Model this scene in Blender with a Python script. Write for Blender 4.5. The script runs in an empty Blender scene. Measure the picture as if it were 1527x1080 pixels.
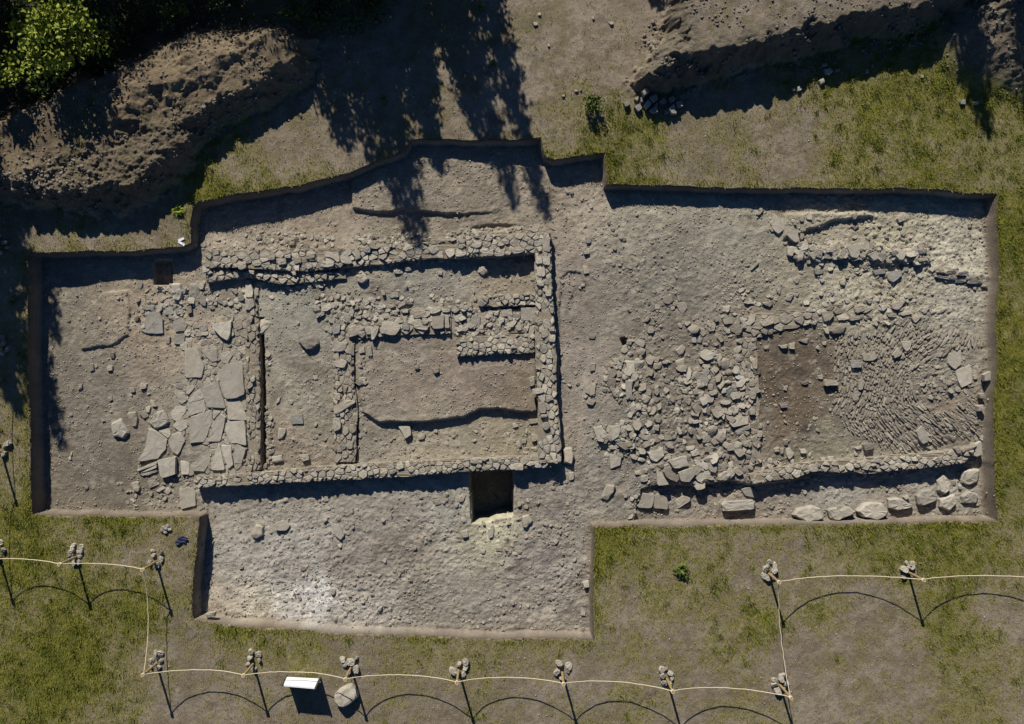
import bpy, math, random
import numpy as np
from mathutils import Vector
from mathutils.geometry import tessellate_polygon
from mathutils import noise as mnoise

C = bpy.context.scene.collection
R = math.radians
S = 1.0 / 51.4            # metres per photograph pixel at grass level
CAM = 26.0                # camera height
def W(px, py, z=0.0):     # photo pixel seen at height z -> world xy
    f = (CAM - z) / CAM
    return ((px - 763.5) * S * f, (540.0 - py) * S * f)
SHX, SHY = 22 * S, -77 * S          # shadow run on the ground per metre of height
SUN_EL = math.atan(1.0 / math.hypot(SHX, SHY))

# ------------------------------------------------------------------ noise
def hash2(xi, yi, seed):
    n = (xi.astype(np.int64) * 374761393 + yi.astype(np.int64) * 668265263 + seed * 974634777) & 0xFFFFFFFF
    n = ((n ^ (n >> 13)) * 1274126177) & 0xFFFFFFFF
    n = n ^ (n >> 16)
    return (n & 0xFFFFFF).astype(np.float32) / float(0xFFFFFF)
def vnoise(x, y, scale, seed):      # value noise in [-1,1]
    xs, ys = x / scale, y / scale
    xi, yi = np.floor(xs), np.floor(ys)
    fx, fy = (xs - xi).astype(np.float32), (ys - yi).astype(np.float32)
    fx = fx * fx * (3 - 2 * fx); fy = fy * fy * (3 - 2 * fy)
    a = hash2(xi, yi, seed); b = hash2(xi + 1, yi, seed); c = hash2(xi, yi + 1, seed); d = hash2(xi + 1, yi + 1, seed)
    return ((a * (1 - fx) + b * fx) * (1 - fy) + (c * (1 - fx) + d * fx) * fy) * 2 - 1
def fbm(x, y, scale, seed, octv=4, gain=0.5):
    t = 0; a = 1.0; n = 0
    for k in range(octv):
        c, s = math.cos(0.7 * k + .4), math.sin(0.7 * k + .4)
        t = t + a * vnoise(x * c - y * s, x * s + y * c, scale / 2 ** k, seed + k * 17); n += a; a *= gain
    return t / n
def smooth(t):
    t = np.clip(t, 0, 1); return t * t * (3 - 2 * t)

# ------------------------------------------------------------------ terrain grid
STEP = 0.025
gx = np.arange(-15.1, 15.1001, STEP); gy = np.arange(-10.8, 10.8001, STEP)
NX, NY = len(gx), len(gy)
GX, GY = np.meshgrid(gx, gy)
def poly_sd(pts, X=None, Y=None, margin=1.5, jit=0.0, seed=1):
    """signed distance to a polygon (world xy), positive inside; -margin far away"""
    P = np.array(pts, float)
    x0, y0 = P.min(0) - margin; x1, y1 = P.max(0) + margin
    i0, i1 = np.searchsorted(gx, [x0, x1]); j0, j1 = np.searchsorted(gy, [y0, y1])
    out = np.full(GX.shape, -margin, np.float32)
    if i1 <= i0 or j1 <= j0: return out
    x = GX[j0:j1, i0:i1]; y = GY[j0:j1, i0:i1]
    ins = np.zeros(x.shape, bool); d2 = np.full(x.shape, 1e9)
    for k in range(len(P)):
        ax, ay = P[k]; bx, by = P[(k + 1) % len(P)]
        ex, ey = bx - ax, by - ay
        t = np.clip(((x - ax) * ex + (y - ay) * ey) / (ex * ex + ey * ey + 1e-12), 0, 1)
        d2 = np.minimum(d2, (x - ax - t * ex) ** 2 + (y - ay - t * ey) ** 2)
        if ay != by:
            cr = ((ay > y) != (by > y)) & (x < (bx - ax) * (y - ay) / (by - ay) + ax)
            ins ^= cr
    sd = np.sqrt(d2) * np.where(ins, 1, -1)
    if jit: sd = sd + jit * fbm(x, y, 0.5, seed, 4, 0.6)
    out[j0:j1, i0:i1] = np.clip(sd, -margin, None)
    return out
def idw(ctrl, zfun=lambda c: 0.0, power=3.0, step=8):
    """smooth interpolation of (px,py,value...) control points over the grid"""
    cx = gx[::step]; cy = gy[::step]
    if cx[-1] < gx[-1]: cx = np.append(cx, gx[-1])
    if cy[-1] < gy[-1]: cy = np.append(cy, gy[-1])
    X, Y = np.meshgrid(cx, cy); n = len(ctrl[0]) - 2
    num = [0] * n; den = 0
    for c in ctrl:
        wx, wy = W(c[0], c[1], zfun(c))
        w = 1.0 / (((X - wx) ** 2 + (Y - wy) ** 2) + 0.05) ** (power / 2); den = den + w
        for k in range(n): num[k] = num[k] + w * c[2 + k]
    res = []
    for k in range(n):
        v = num[k] / den
        t = np.array([np.interp(gx, cx, row) for row in v])
        res.append(np.array([np.interp(gy, cy, t[:, i]) for i in range(t.shape[1])]).T)
    return res if n > 1 else res[0]
def wpoly(pts, z=0.0): return [W(p[0], p[1], z) for p in pts]

# outline of the excavation (rim, grass level)
RIM = [(42,378),(160,374),(272,367),(284,362),(281,332),(288,305),(330,294),(400,284),(470,270),(524,257),(560,240),(600,226),(612,210),
       (700,209),(806,205),(814,232),(826,238),(862,233),(900,230),(904,277),(1000,279),(1200,282),(1400,284),(1487,290),(1487,420),(1483,560),(1481,690),(1486,776),
       (1350,782),(1100,783),(886,786),(884,870),(884,953),(700,951),(500,943),(340,935),(285,927),(290,850),(296,772),(180,771),(46,769),(43,560)]
LEVELS = [(80,450,-.66),(80,740,-.66),(180,600,-.62),(260,740,-.6),(230,470,-.55),(330,560,-.42),(330,680,-.42),(450,600,-.47),(450,470,-.45),(640,415,-.36),
  (760,410,-.5),(760,430,-.5),(640,660,-.62),(760,660,-.62),(560,415,-.28),(600,418,-.32),(690,405,-.42),(480,440,-.38),(560,450,-.36),(650,440,-.38),(420,340,-.56),(350,345,-.6),(330,385,-.42),(500,300,-.5),(700,260,-.45),(600,340,-.5),(855,300,-.5),(855,500,-.54),(855,680,-.52),(870,260,-.5),
  (950,350,-.36),(1100,350,-.38),(1250,330,-.42),(1400,320,-.46),(1450,350,-.46),(1000,430,-.38),(950,560,-.42),(1050,600,-.38),(1200,570,-.5),(1350,570,-.46),
  (1440,600,-.42),(1250,430,-.4),(1420,440,-.42),(1000,750,-.6),(1100,765,-.62),(1250,735,-.66),(1420,720,-.66),(1350,745,-.66),(930,720,-.52),(1040,702,-.4),(1000,702,-.42),(1080,700,-.42),(350,760,-.6),(350,900,-.58),
  (600,800,-.6),(800,800,-.56),(600,920,-.55),(860,900,-.52),(700,740,-.6),(450,745,-.6)]

rim_sd = poly_sd(wpoly(RIM), margin=2.0) + .07 * fbm(GX, GY, 1.3, 5, 2) + .022 * fbm(GX, GY, .35, 7, 2)
floor = idw(LEVELS, lambda c: c[2], 3.2)
def level(poly, z, soft=0.05, jit=0.02, rel=False, zz=-.45, seed=9, fade=None):
    global floor
    m = smooth(poly_sd(wpoly(poly, zz), margin=0.6, jit=jit, seed=seed) / soft + 0.5)
    if fade:
        a, b = W(fade[0], 0, zz)[0], W(fade[1], 0, zz)[0]; m = m * smooth((GX - b) / (a - b))
    floor = floor * (1 - m) + ((floor + z) if rel else z) * m
# steps and cuts in the trench floor
level([(525,200),(815,200),(760,306),(730,316),(690,321),(645,318),(600,313),(560,318),(525,312)], .12, .05, .07, True, seed=21, fade=(640,790))
level([(706,338),(745,334),(770,336),(745,345),(700,346)], -.07, .05, .02, True, seed=22)
level([(527,520),(800,525),(800,613),(770,614),(742,609),(716,611),(692,621),(650,627),(610,630),(566,629),(540,615)], -.40, .05, .045, False, -.4, seed=23)
level([(150,436),(190,432),(191,500),(165,515),(118,522),(120,470)], .07, .06, .08, True, seed=24)
level([(228,388),(256,388),(256,424),(228,424)], -.3, .05, .01, True, seed=25)
level([(700,704),(764,704),(765,768),(740,771),(728,777),(704,780)], -2.3, .08, .03, False, -.6, seed=26)
level([(836,415),(848,406),(866,408),(874,425),(880,520),(868,600),(860,690),(838,690),(832,540)], -.05, .08, .05, True, seed=27)
level([(925,505),(934,503),(937,512),(929,516)], -.25, .06, .01, True, seed=28)
level([(893,668),(930,662),(975,680),(1000,672),(960,700),(925,735),(900,740)], -.08, .2, .12, True, seed=29)
level([(1385,398),(1420,402),(1470,408),(1478,416),(1420,416)], .1, .3, .08, True, seed=30)
level([(1165,320),(1290,318),(1300,323),(1240,330),(1165,360)], .13, .09, .08, True, seed=31)
level([(1185,365),(1290,366),(1386,370),(1384,392),(1330,391),(1280,389),(1230,384),(1185,386)], .11, .1, .2, True, seed=32)
level([(1380,580),(1425,590),(1420,622),(1390,612),(1362,600)], -.05, .25, .14, True, seed=33)
level([(672,467),(735,462),(800,458),(800,497),(740,499),(680,502),(672,495)], -.37, .06, .03, False, -.37, seed=35)
level([(383,474),(393,474),(395,560),(397,690),(387,697),(382,640),(381,560)], -.45, .05, .04, True, seed=36)
level([(524,502),(530,502),(529,560),(533,620),(530,690),(526,690),(527,620),(523,560)], -.22, .05, .03, True, seed=37)
level([(955,728),(985,722),(1035,724),(1085,716),(1118,724),(1190,714),(1300,706),(1440,690),(1470,690),(1475,776),(945,776)], -.65, .07, .05, False, -.6, seed=38)
level([(895,470),(1130,455),(1125,700),(1000,720),(900,660)], .02, .3, .08, True, seed=34)
clod = np.clip(fbm(GX * .9 + GY * .5, GY * 1.7 - GX * .4, .42, 75, 4, .62) - .05, 0, 1)
var_ = .55 + .9 * smooth(.5 + 1.3 * fbm(GX, GY, 1.3, 67, 3))
rough = .034 * clod + (.014 * fbm(GX, GY, .075, 66, 2) + .022 * np.clip(fbm(GX * .8 + GY * .6, GY * 1.6 - GX, .13, 68, 2) - .15, 0, 1)) * var_ +  .021 * fbm(GX, GY, .7, 40, 3) + .030 * (0.5 - np.abs(fbm(GX, GY, .34, 50, 3))) + .016 * fbm(GX, GY, .16, 60, 3) + .018 * np.abs(fbm(GX * 1.0 + GY * .6, GY * 1.8 - GX * .5, .22, 70, 3, .6))
calm = idw([(860,560,.35),(350,600,.3),(450,600,.6),(690,570,.5),(200,700,.5),(1000,380,.85),(600,850,1.25),(800,850,1.4),(700,910,1.2),(420,870,1.1),(350,800,.9),(1030,600,1.3),(1200,580,.6),(1400,400,1.3),(1430,450,1.3),(650,260,.8),(80,600,.6),(1260,740,.8)], power=2.5)
floor = floor + rough * calm
# spoil heaps and the lie of the grass
heapL = [(-40,190),(110,118),(190,90),(290,40),(430,25),(478,60),(470,125),(405,160),(345,185),(300,232),(262,280),(228,312),(150,322),(40,312),(-40,300)]
heapL2 = [(150,150),(250,110),(330,70),(420,60),(400,110),(320,150),(250,180),(180,200)]
heapR = [(930,136),(968,146),(1010,134),(1090,114),(1150,100),(1240,74),(1300,62),(1362,54),(1400,36),(1480,20),(1700,-40),(1700,-300),(1040,-300),(990,20),(985,70),(945,105)]
heapRl = [(1380,60),(1400,106),(1440,130),(1490,150),(1620,170),(1620,-100),(1400,-60)]
hl = poly_sd(wpoly(heapL), margin=2.5, jit=.25, seed=80); hl2 = poly_sd(wpoly(heapL2), margin=2.5, jit=.5, seed=81)
hr = poly_sd(wpoly(heapR), margin=2.5, jit=.32, seed=82); hrl = poly_sd(wpoly(heapRl), margin=2.5, jit=.1, seed=83)
def mound(sd, top, slope):
    t = np.clip(sd * slope / top, 0, 1); return top * (t * (1.25 - .25 * t))
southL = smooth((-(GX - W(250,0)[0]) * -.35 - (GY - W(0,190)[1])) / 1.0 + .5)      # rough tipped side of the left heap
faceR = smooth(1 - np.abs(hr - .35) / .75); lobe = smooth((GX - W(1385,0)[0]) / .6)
lump = .13 * fbm(GX, GY, 1.4, 90, 4, .55) * np.where(GX < W(600,0)[0], 1, .5) + (.10 * fbm(GX, GY, .45, 95, 4, .6) + .07 * fbm(GX, GY, .15, 96, 3, .6)) * np.where(GX < W(600,0)[0], .12 + 1.25 * southL, .1 + .7 * faceR + .7 * lobe)
HL = np.maximum(mound(hl, .82, 1.3), 0) + np.maximum(mound(hl2, .22, .35), 0)
HR = np.maximum(mound(hr, 1.02, 1.7), 0); HRl = np.maximum(mound(hrl, 1.1, .42), 0)
rub = smooth(1 - np.abs(np.maximum(hr, hl) - .05) / .45) * np.clip(fbm(GX, GY, .22, 97, 3, .6), 0, 1) * .16
ZR = np.maximum(HR, HRl)
turf = .05 * fbm(GX, GY, 3.0, 100, 3) + .012 * fbm(GX, GY, .25, 110, 3) + .006 * fbm(GX, GY, .08, 113, 2)
outer = turf + rub + HL + ZR + lump * (smooth(HL / .5) * 1.2 + smooth(ZR / .5) * .9)
inside = smooth(rim_sd / .075)
ZG = outer * (1 - inside) + floor * inside
def HZ(x, y):
    u = min(max((x - gx[0]) / STEP, 0), NX - 2 - 1e-6); v = min(max((y - gy[0]) / STEP, 0), NY - 2 - 1e-6)
    i, j = int(u), int(v); a, b = u - i, v - j
    return float((ZG[j, i] * (1 - a) + ZG[j, i + 1] * a) * (1 - b) + (ZG[j + 1, i] * (1 - a) + ZG[j + 1, i + 1] * a) * b)
def HZv(x, y, A=None):
    A = ZG if A is None else A
    i = np.clip(((x - gx[0]) / STEP).astype(int), 0, NX - 1); j = np.clip(((y - gy[0]) / STEP).astype(int), 0, NY - 1)
    return A[j, i]
def onground(px, py, up=0.0, z=-.4):      # photo pixel of something lying on the terrain -> world xyz
    for _ in range(4):
        x, y = W(px, py, z + up); z = HZ(x, y)
    return x, y, z

# ------------------------------------------------------------------ materials
def mat(name, rough=.95):
    m = bpy.data.materials.new(name); m.use_nodes = True
    nt = m.node_tree; b = nt.nodes['Principled BSDF']; b.inputs['Roughness'].default_value = rough
    b.inputs['Specular IOR Level'].default_value = .2
    return m, nt, b
def nd(nt, t, **kw):
    n = nt.nodes.new(t)
    for k, v in kw.items(): setattr(n, k, v)
    return n
def noise_node(nt, scale, detail=5, rough=.6, coord=None):
    n = nd(nt, 'ShaderNodeTexNoise'); n.inputs['Scale'].default_value = scale; n.inputs['Detail'].default_value = detail; n.inputs['Roughness'].default_value = rough
    if coord: nt.links.new(coord, n.inputs['Vector'])
    return n
def mulcol(nt, col, fac, lo, hi):           # colour * maprange(fac)
    mr = nd(nt, 'ShaderNodeMapRange'); mr.inputs['From Min'].default_value = .25; mr.inputs['From Max'].default_value = .75
    mr.inputs['To Min'].default_value = lo; mr.inputs['To Max'].default_value = hi; nt.links.new(fac, mr.inputs['Value'])
    v = nd(nt, 'ShaderNodeVectorMath', operation='SCALE'); nt.links.new(col, v.inputs[0]); nt.links.new(mr.outputs[0], v.inputs['Scale'])
    return v.outputs[0]
def bump(nt, b, h, strength, dist):
    n = nd(nt, 'ShaderNodeBump'); n.inputs['Strength'].default_value = strength; n.inputs['Distance'].default_value = dist
    nt.links.new(h, n.inputs['Height']); nt.links.new(n.outputs[0], b.inputs['Normal'])
def attr_mat(name, coarse=3.0, fine=45.0, cv=(.85, 1.15), fv=(.75, 1.25), bs=.6, bd=.02, fbs=160.0):
    m, nt, b = mat(name)
    a = nd(nt, 'ShaderNodeVertexColor', layer_name='Col'); g = nd(nt, 'ShaderNodeNewGeometry').outputs['Position']
    n1 = noise_node(nt, coarse, 6, .65, g); n2 = noise_node(nt, fine, 4, .7, g)
    c = mulcol(nt, a.outputs[0], n1.outputs[0], *cv); c = mulcol(nt, c, n2.outputs[0], *fv)
    nt.links.new(c, b.inputs['Base Color'])
    if bs: bump(nt, b, n2.outputs[0], bs, bd)
    return m
def stone_mat(name, stops, fine=(.78, 1.2), dust=.55):
    m, nt, b = mat(name, .9)
    g = nd(nt, 'ShaderNodeNewGeometry'); oi = nd(nt, 'ShaderNodeObjectInfo')
    ad = nd(nt, 'ShaderNodeMath', operation='ADD'); nt.links.new(g.outputs['Random Per Island'], ad.inputs[0]); nt.links.new(oi.outputs['Random'], ad.inputs[1])
    fr = nd(nt, 'ShaderNodeMath', operation='FRACT'); nt.links.new(ad.outputs[0], fr.inputs[0])
    rp = nd(nt, 'ShaderNodeValToRGB'); el = rp.color_ramp.elements
    while len(el) < len(stops): el.new(.5)
    for i, s in enumerate(stops): el[i].position = i / (len(stops) - 1); el[i].color = (*s, 1)
    nt.links.new(fr.outputs[0], rp.inputs[0])
    n1 = noise_node(nt, 5, 6, .65, g.outputs['Position']); n2 = noise_node(nt, 32, 5, .7, g.outputs['Position'])
    c = mulcol(nt, rp.outputs[0], n1.outputs[0], .8, 1.18); c = mulcol(nt, c, n2.outputs[0], *fine)
    # earth dust lying in blotches over the stone
    n3 = noise_node(nt, 2.2, 5, .6, g.outputs['Position']); mr = nd(nt, 'ShaderNodeMapRange'); mr.inputs['From Min'].default_value = .48; mr.inputs['From Max'].default_value = .68; mr.inputs['To Max'].default_value = dust
    nt.links.new(n3.outputs[0], mr.inputs[0]); mx = nd(nt, 'ShaderNodeMix', data_type='RGBA'); nt.links.new(mr.outputs[0], mx.inputs[0]); nt.links.new(c, mx.inputs[6]); mx.inputs[7].default_value = (.235, .2, .148, 1)
    nt.links.new(mx.outputs[2], b.inputs['Base Color']); bump(nt, b, n2.outputs[0], .6, .015)
    return m
def plain_mat(name, col, rough=.8, var=(.85, 1.15), scale=14, bs=.3):
    m, nt, b = mat(name, rough)
    rgb = nd(nt, 'ShaderNodeRGB'); rgb.outputs[0].default_value = (*col, 1)
    g = nd(nt, 'ShaderNodeNewGeometry').outputs['Position']; n = noise_node(nt, scale, 5, .6, g)
    nt.links.new(mulcol(nt, rgb.outputs[0], n.outputs[0], *var), b.inputs['Base Color'])
    if bs: bump(nt, b, n.outputs[0], bs, .01)
    return m
def leaf_mat(name, stops):
    m, nt, b = mat(name, .6)
    g = nd(nt, 'ShaderNodeNewGeometry'); rp = nd(nt, 'ShaderNodeValToRGB'); el = rp.color_ramp.elements
    while len(el) < len(stops): el.new(.5)
    for i, s in enumerate(stops): el[i].position = i / (len(stops) - 1); el[i].color = (*s, 1)
    nt.links.new(g.outputs['Random Per Island'], rp.inputs[0]); nt.links.new(rp.outputs[0], b.inputs['Base Color'])
    return m
M = {}
M['ground'] = attr_mat('turf_and_soil', 2.5, 34, (.8, 1.2), (.6, 1.4), .8, .025)
M['floor'] = attr_mat('excavated_earth', 2.2, 30, (.82, 1.18), (.6, 1.4), 1.0, .03)
M['heap'] = attr_mat('dug_earth', 2.0, 26, (.8, 1.2), (.6, 1.4), .9, .04)
M['grass'] = attr_mat('grass_blades', 1.5, 10, (.85, 1.15), (.85, 1.15), 0)
M['stone'] = stone_mat('grey_brown_stone', [(.215,.19,.148),(.33,.292,.228),(.265,.238,.188),(.41,.366,.288),(.25,.23,.19),(.31,.27,.207),(.37,.33,.262)])
M['cap'] = stone_mat('pale_grey_wall_stone', [(.27,.245,.2),(.40,.365,.295),(.33,.3,.24),(.46,.42,.34),(.31,.285,.235),(.37,.335,.265),(.43,.39,.315)], dust=.35)
M['slate'] = stone_mat('floor_slate', [(.2,.18,.145),(.34,.305,.24),(.26,.235,.19),(.29,.25,.19),(.38,.345,.275),(.23,.21,.17)], dust=.75)
M['pale'] = stone_mat('pale_stone', [(.35,.315,.25),(.41,.372,.298),(.37,.338,.275)])
M['dark'] = stone_mat('dark_stone', [(.17,.155,.13),(.21,.19,.155),(.19,.165,.135)])
M['grey'] = stone_mat('blue_grey_slate', [(.24,.23,.2),(.29,.275,.235),(.26,.25,.22)])
M['red'] = stone_mat('reddish_stone', [(.23,.175,.15),(.25,.19,.16)])
M['mortar'] = plain_mat('wall_earth_core', (.25,.212,.155), .95, (.7, 1.25), 18, .8)
M['wood'] = plain_mat('weathered_post_wood', (.33,.235,.10), .8, (.7, 1.2), 22, .4)
M['darkwood'] = plain_mat('dark_wood', (.06,.055,.05), .8)
M['rope'] = plain_mat('natural_rope', (.62,.53,.36), .9, (.8, 1.15), 60, .4)
M['board'] = plain_mat('white_painted_board', (.8,.8,.79), .45, (.94, 1.03), 3, .05)
M['white'] = plain_mat('white_plastic', (.8,.8,.82), .5, (.95, 1.02), 5, 0)
M['cloth'] = plain_mat('navy_cloth', (.035,.038,.085), .9, (.6, 1.4), 30, .5)
M['bark'] = plain_mat('bark', (.10,.08,.06), .95, (.6, 1.4), 20, .8)
M['conifer'] = leaf_mat('conifer_needles', [(.022,.04,.018),(.035,.058,.022),(.028,.05,.026)])
M['leaf'] = leaf_mat('dark_broad_leaves', [(.035,.06,.014),(.055,.085,.02),(.045,.07,.018)])
M['lime'] = leaf_mat('sunny_green_leaves', [(.15,.20,.02),(.24,.28,.03),(.19,.23,.03),(.28,.31,.05)])
M['plant'] = leaf_mat('weed_leaves', [(.06,.10,.02),(.12,.15,.03),(.09,.12,.025)])

# ------------------------------------------------------------------ objects
def tag(o, label=None, cat=None, group=None, kind=None):
    if label: o['label'] = label
    if cat: o['category'] = cat
    if group: o['group'] = group
    if kind: o['kind'] = kind
    return o
def empty(name, loc, **kw):
    o = bpy.data.objects.new(name, None); C.objects.link(o); o.location = loc; o.empty_display_size = .1
    return tag(o, **kw)
class MB:
    def __init__(s): s.v = []; s.f = []
    def add(s, v, f):
        o = len(s.v); s.v += v; s.f += [[i + o for i in q] for q in f]
    def build(s, name, material, parent=None, origin=None, shade=False):
        o0 = origin if origin is not None else ((parent.location.x, parent.location.y, parent.location.z) if parent else (0, 0, 0))
        me = bpy.data.meshes.new(name)
        me.from_pydata([(a - o0[0], b - o0[1], c - o0[2]) for a, b, c in s.v], [], s.f)
        if shade: me.polygons.foreach_set('use_smooth', [True] * len(me.polygons))
        me.materials.append(material); me.update()
        o = bpy.data.objects.new(name, me); C.objects.link(o)
        if parent: o.parent = parent
        elif origin is not None: o.location = origin
        return o
def np_mesh(name, V, F, material, col=None, parent=None, smooth_=False):
    me = bpy.data.meshes.new(name); n = F.shape[1]
    me.vertices.add(len(V)); me.vertices.foreach_set('co', V.astype(np.float32).ravel())
    me.loops.add(F.size); me.loops.foreach_set('vertex_index', F.astype(np.int32).ravel())
    me.polygons.add(len(F)); me.polygons.foreach_set('loop_start', np.arange(0, F.size, n, dtype=np.int32)); me.polygons.foreach_set('loop_total', np.full(len(F), n, np.int32))
    if smooth_: me.polygons.foreach_set('use_smooth', np.ones(len(F), bool))
    me.update(calc_edges=True)
    if col is not None:
        ca = me.color_attributes.new('Col', 'FLOAT_COLOR', 'POINT')
        ca.data.foreach_set('color', np.concatenate([col, np.ones((len(col), 1))], 1).astype(np.float32).ravel())
    me.materials.append(material)
    o = bpy.data.objects.new(name, me); C.objects.link(o)
    if parent: o.parent = parent; 
    return o

def stone_geo(mb, poly, ztop, thick, rng, dome=0.0, rough=.006, tilt=None, bevel=.014, chop=.16):
    """an irregular split stone: poly = world xy outline of its top"""
    n = len(poly); cx = sum(p[0] for p in poly) / n; cy = sum(p[1] for p in poly) / n
    if sum(poly[i][0] * poly[(i + 1) % n][1] - poly[(i + 1) % n][0] * poly[i][1] for i in range(n)) < 0: poly = poly[::-1]
    out = []
    for i in range(n):
        a, b = poly[i], poly[(i + 1) % n]; ex, ey = b[0] - a[0], b[1] - a[1]; L = math.hypot(ex, ey)
        if L < 1e-4: continue
        k = chop * rng.uniform(.6, 1.3)
        ts = [k, .5 + rng.uniform(-.1, .1), 1 - k] if L > .09 else [k, 1 - k]
        if L > .45: ts = [k, .33 + rng.uniform(-.06, .06), .67 + rng.uniform(-.06, .06), 1 - k]
        for t in ts:
            j = rng.uniform(-.045, .045) * min(L, .35) if 0.2 < t < .8 else rng.uniform(-.015, .015) * L
            out.append((a[0] + ex * t - ey / L * j, a[1] + ey * t + ex / L * j))
    m = len(out); rad = max(.03, sum(math.hypot(p[0] - cx, p[1] - cy) for p in out) / m)
    if tilt is None: tilt = (rng.gauss(0, .05), rng.gauss(0, .05))
    bv = min(bevel / rad, .35) + dome * .22
    if dome: rings = [(1.0, -thick), (1.05, -thick * .6), (1.0, -thick * (.22 + .2 * dome)), (.84 - .06 * dome, -thick * .16 * dome), (.55, 0), (.25, .02 * thick)]
    else: rings = [(1.0, -thick), (1.0, -thick * .3), (1 - bv, 0), (.55, 0)]
    v = []; f = []; so = rng.uniform(0, 90); nr = len(rings)
    for s, dz in rings:
        for (x, y) in out:
            q = s * (1 + rng.uniform(-.02, .02)) if not dome else s
            X, Y = cx + (x - cx) * q, cy + (y - cy) * q; hz = ztop + dz + (tilt[0] * (X - cx) + tilt[1] * (Y - cy)) * (1 if dz > -thick else .3)
            if dome:
                nv = mnoise.noise(Vector((X / rad * 1.1 + so, Y / rad * 1.1, dz / rad))) ; n2_ = mnoise.noise(Vector((X / rad * 2.6 + so, Y / rad * 2.6, 7.1)))
                hz += (.16 * nv + .07 * n2_) * min(rad, .3) * (1 if dz > -thick * .8 else 0); X += .05 * n2_ * rad; Y += .05 * nv * rad
            else: hz += rng.uniform(-rough, rough)
            v.append((X, Y, hz))
    v.append((cx, cy, (sum(p[2] for p in v[-m:]) / m) + (0 if dome else rng.uniform(0, rough * 2))))
    for r in range(nr - 1):
        for i in range(m):
            j = (i + 1) % m; f.append([r * m + i, r * m + j, (r + 1) * m + j, (r + 1) * m + i])
    for i in range(m): f.append([(nr - 1) * m + i, (nr - 1) * m + (i + 1) % m, nr * m])
    f.append(list(range(m))[::-1])
    mb.add(v, f)
def blob(cx, cy, rx, ry, ang, rng, n=None):
    n = n or rng.choice([4, 5, 5, 6, 6, 7]); a0 = rng.uniform(0, 6.28); ca, sa = math.cos(ang), math.sin(ang); p = []
    for i in range(n):
        a = a0 + (i + rng.uniform(-.28, .28)) * 6.283 / n; k = rng.uniform(.8, 1.12)
        x, y = rx * k * math.cos(a), ry * k * math.sin(a); p.append((cx + x * ca - y * sa, cy + x * sa + y * ca))
    return p
def inpoly(x, y, P):
    c = False; n = len(P)
    for i in range(n):
        ax, ay = P[i]; bx, by = P[(i + 1) % n]
        if (ay > y) != (by > y) and x < (bx - ax) * (y - ay) / (by - ay) + ax: c = not c
    return c
def clip_half(P, mx, my, nx, ny):      # keep the side where (p-m).n <= 0
    out = []
    for i in range(len(P)):
        a, b = P[i], P[(i + 1) % len(P)]
        da = (a[0] - mx) * nx + (a[1] - my) * ny; db = (b[0] - mx) * nx + (b[1] - my) * ny
        if da <= 0: out.append(a)
        if (da < 0 < db) or (db < 0 < da):
            t = da / (da - db); out.append((a[0] + (b[0] - a[0]) * t, a[1] + (b[1] - a[1]) * t))
    return out
def tube(mb, pts, rads, sides=6):
    V = []; F = []; n = len(pts)
    for i, p in enumerate(pts):
        a = Vector(pts[max(i - 1, 0)]); b = Vector(pts[min(i + 1, n - 1)]); d = (b - a).normalized()
        u = d.cross(Vector((0, 0, 1)) if abs(d.z) < .9 else Vector((1, 0, 0))).normalized(); w = d.cross(u)
        r = rads[i] if isinstance(rads, (list, tuple)) else rads
        for k in range(sides):
            t = 6.28318 * k / sides; q = Vector(p) + (u * math.cos(t) + w * math.sin(t)) * r; V.append(tuple(q))
    for i in range(n - 1):
        for k in range(sides):
            l = (k + 1) % sides; F.append([i * sides + k, i * sides + l, (i + 1) * sides + l, (i + 1) * sides + k])
    F.append(list(range(sides))[::-1]); F.append([(n - 1) * sides + k for k in range(sides)])
    mb.add(V, F)
# ------------------------------------------------------------------ terrain colours (albedo by what the soil is)
GREEN = [(50,850,.8),(100,1000,.9),(200,900,.75),(30,780,.7),(150,800,.6),(200,840,.42),(260,860,.2),(270,960,.12),(20,600,.3),(20,720,.5),(150,1070,.5),(280,1060,.15),(330,1000,.2),(350,950,.5),(450,960,.55),
 (600,965,.4),(520,990,.15),(700,990,.4),(800,970,.25),(650,985,.3),(700,1060,.15),(800,1050,.12),(930,970,.3),(900,830,.9),(950,850,.6),(940,880,.08),(975,872,.12),(955,880,.5),(900,900,.5),(1000,900,.35),(1050,850,.35),(1080,960,.35),
 (1050,1030,.12),(1130,930,.55),(1200,800,.45),(1300,790,.6),(1400,800,.65),(1200,900,.4),(1170,970,.08),(1230,1000,.08),(1330,930,.25),(1420,930,.55),(1500,900,.25),(1500,1040,.3),(1500,780,.55),(1505,650,.75),(1505,500,.75),
 (1507,330,.7),(1450,260,.5),(1350,150,.8),(1390,150,.75),(1300,180,.6),(1250,200,.4),(1150,200,.12),(1050,220,.2),(950,200,.5),(930,250,.6),(1100,262,.3),(1250,268,.4),(850,205,.4),(800,150,.02),(850,60,.01),(950,100,.02),(1080,190,.15),(1180,240,.15),
 (700,180,.03),(560,150,.15),(460,220,.12),(420,262,.3),(470,255,.35),(340,285,.8),(400,278,.7),(500,240,.12),(430,200,.05),(350,250,.25),(240,345,.08),(100,100,.3),(20,250,.1),(900,1010,.15),(400,1040,.15),(1300,1050,.2),(1350,1000,.2)]
green = np.clip(-.03 + 1.1 * idw(GREEN, power=3.0) + .34 * fbm(GX, GY, 1.1, 200, 4, .6) + .12 * fbm(GX, GY, .2, 210, 2), 0, 1)
rimgrass = np.clip(1 - np.abs(rim_sd + .12) / .16, 0, 1) * (rim_sd < 0)
green = np.clip(green + .16 * np.clip(fbm(GX, GY, .14, 215, 2) * 1.8, -.6, 1) * (green > .12) + .18 * rimgrass, 0, 1); green[rim_sd > 0] = 0
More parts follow.
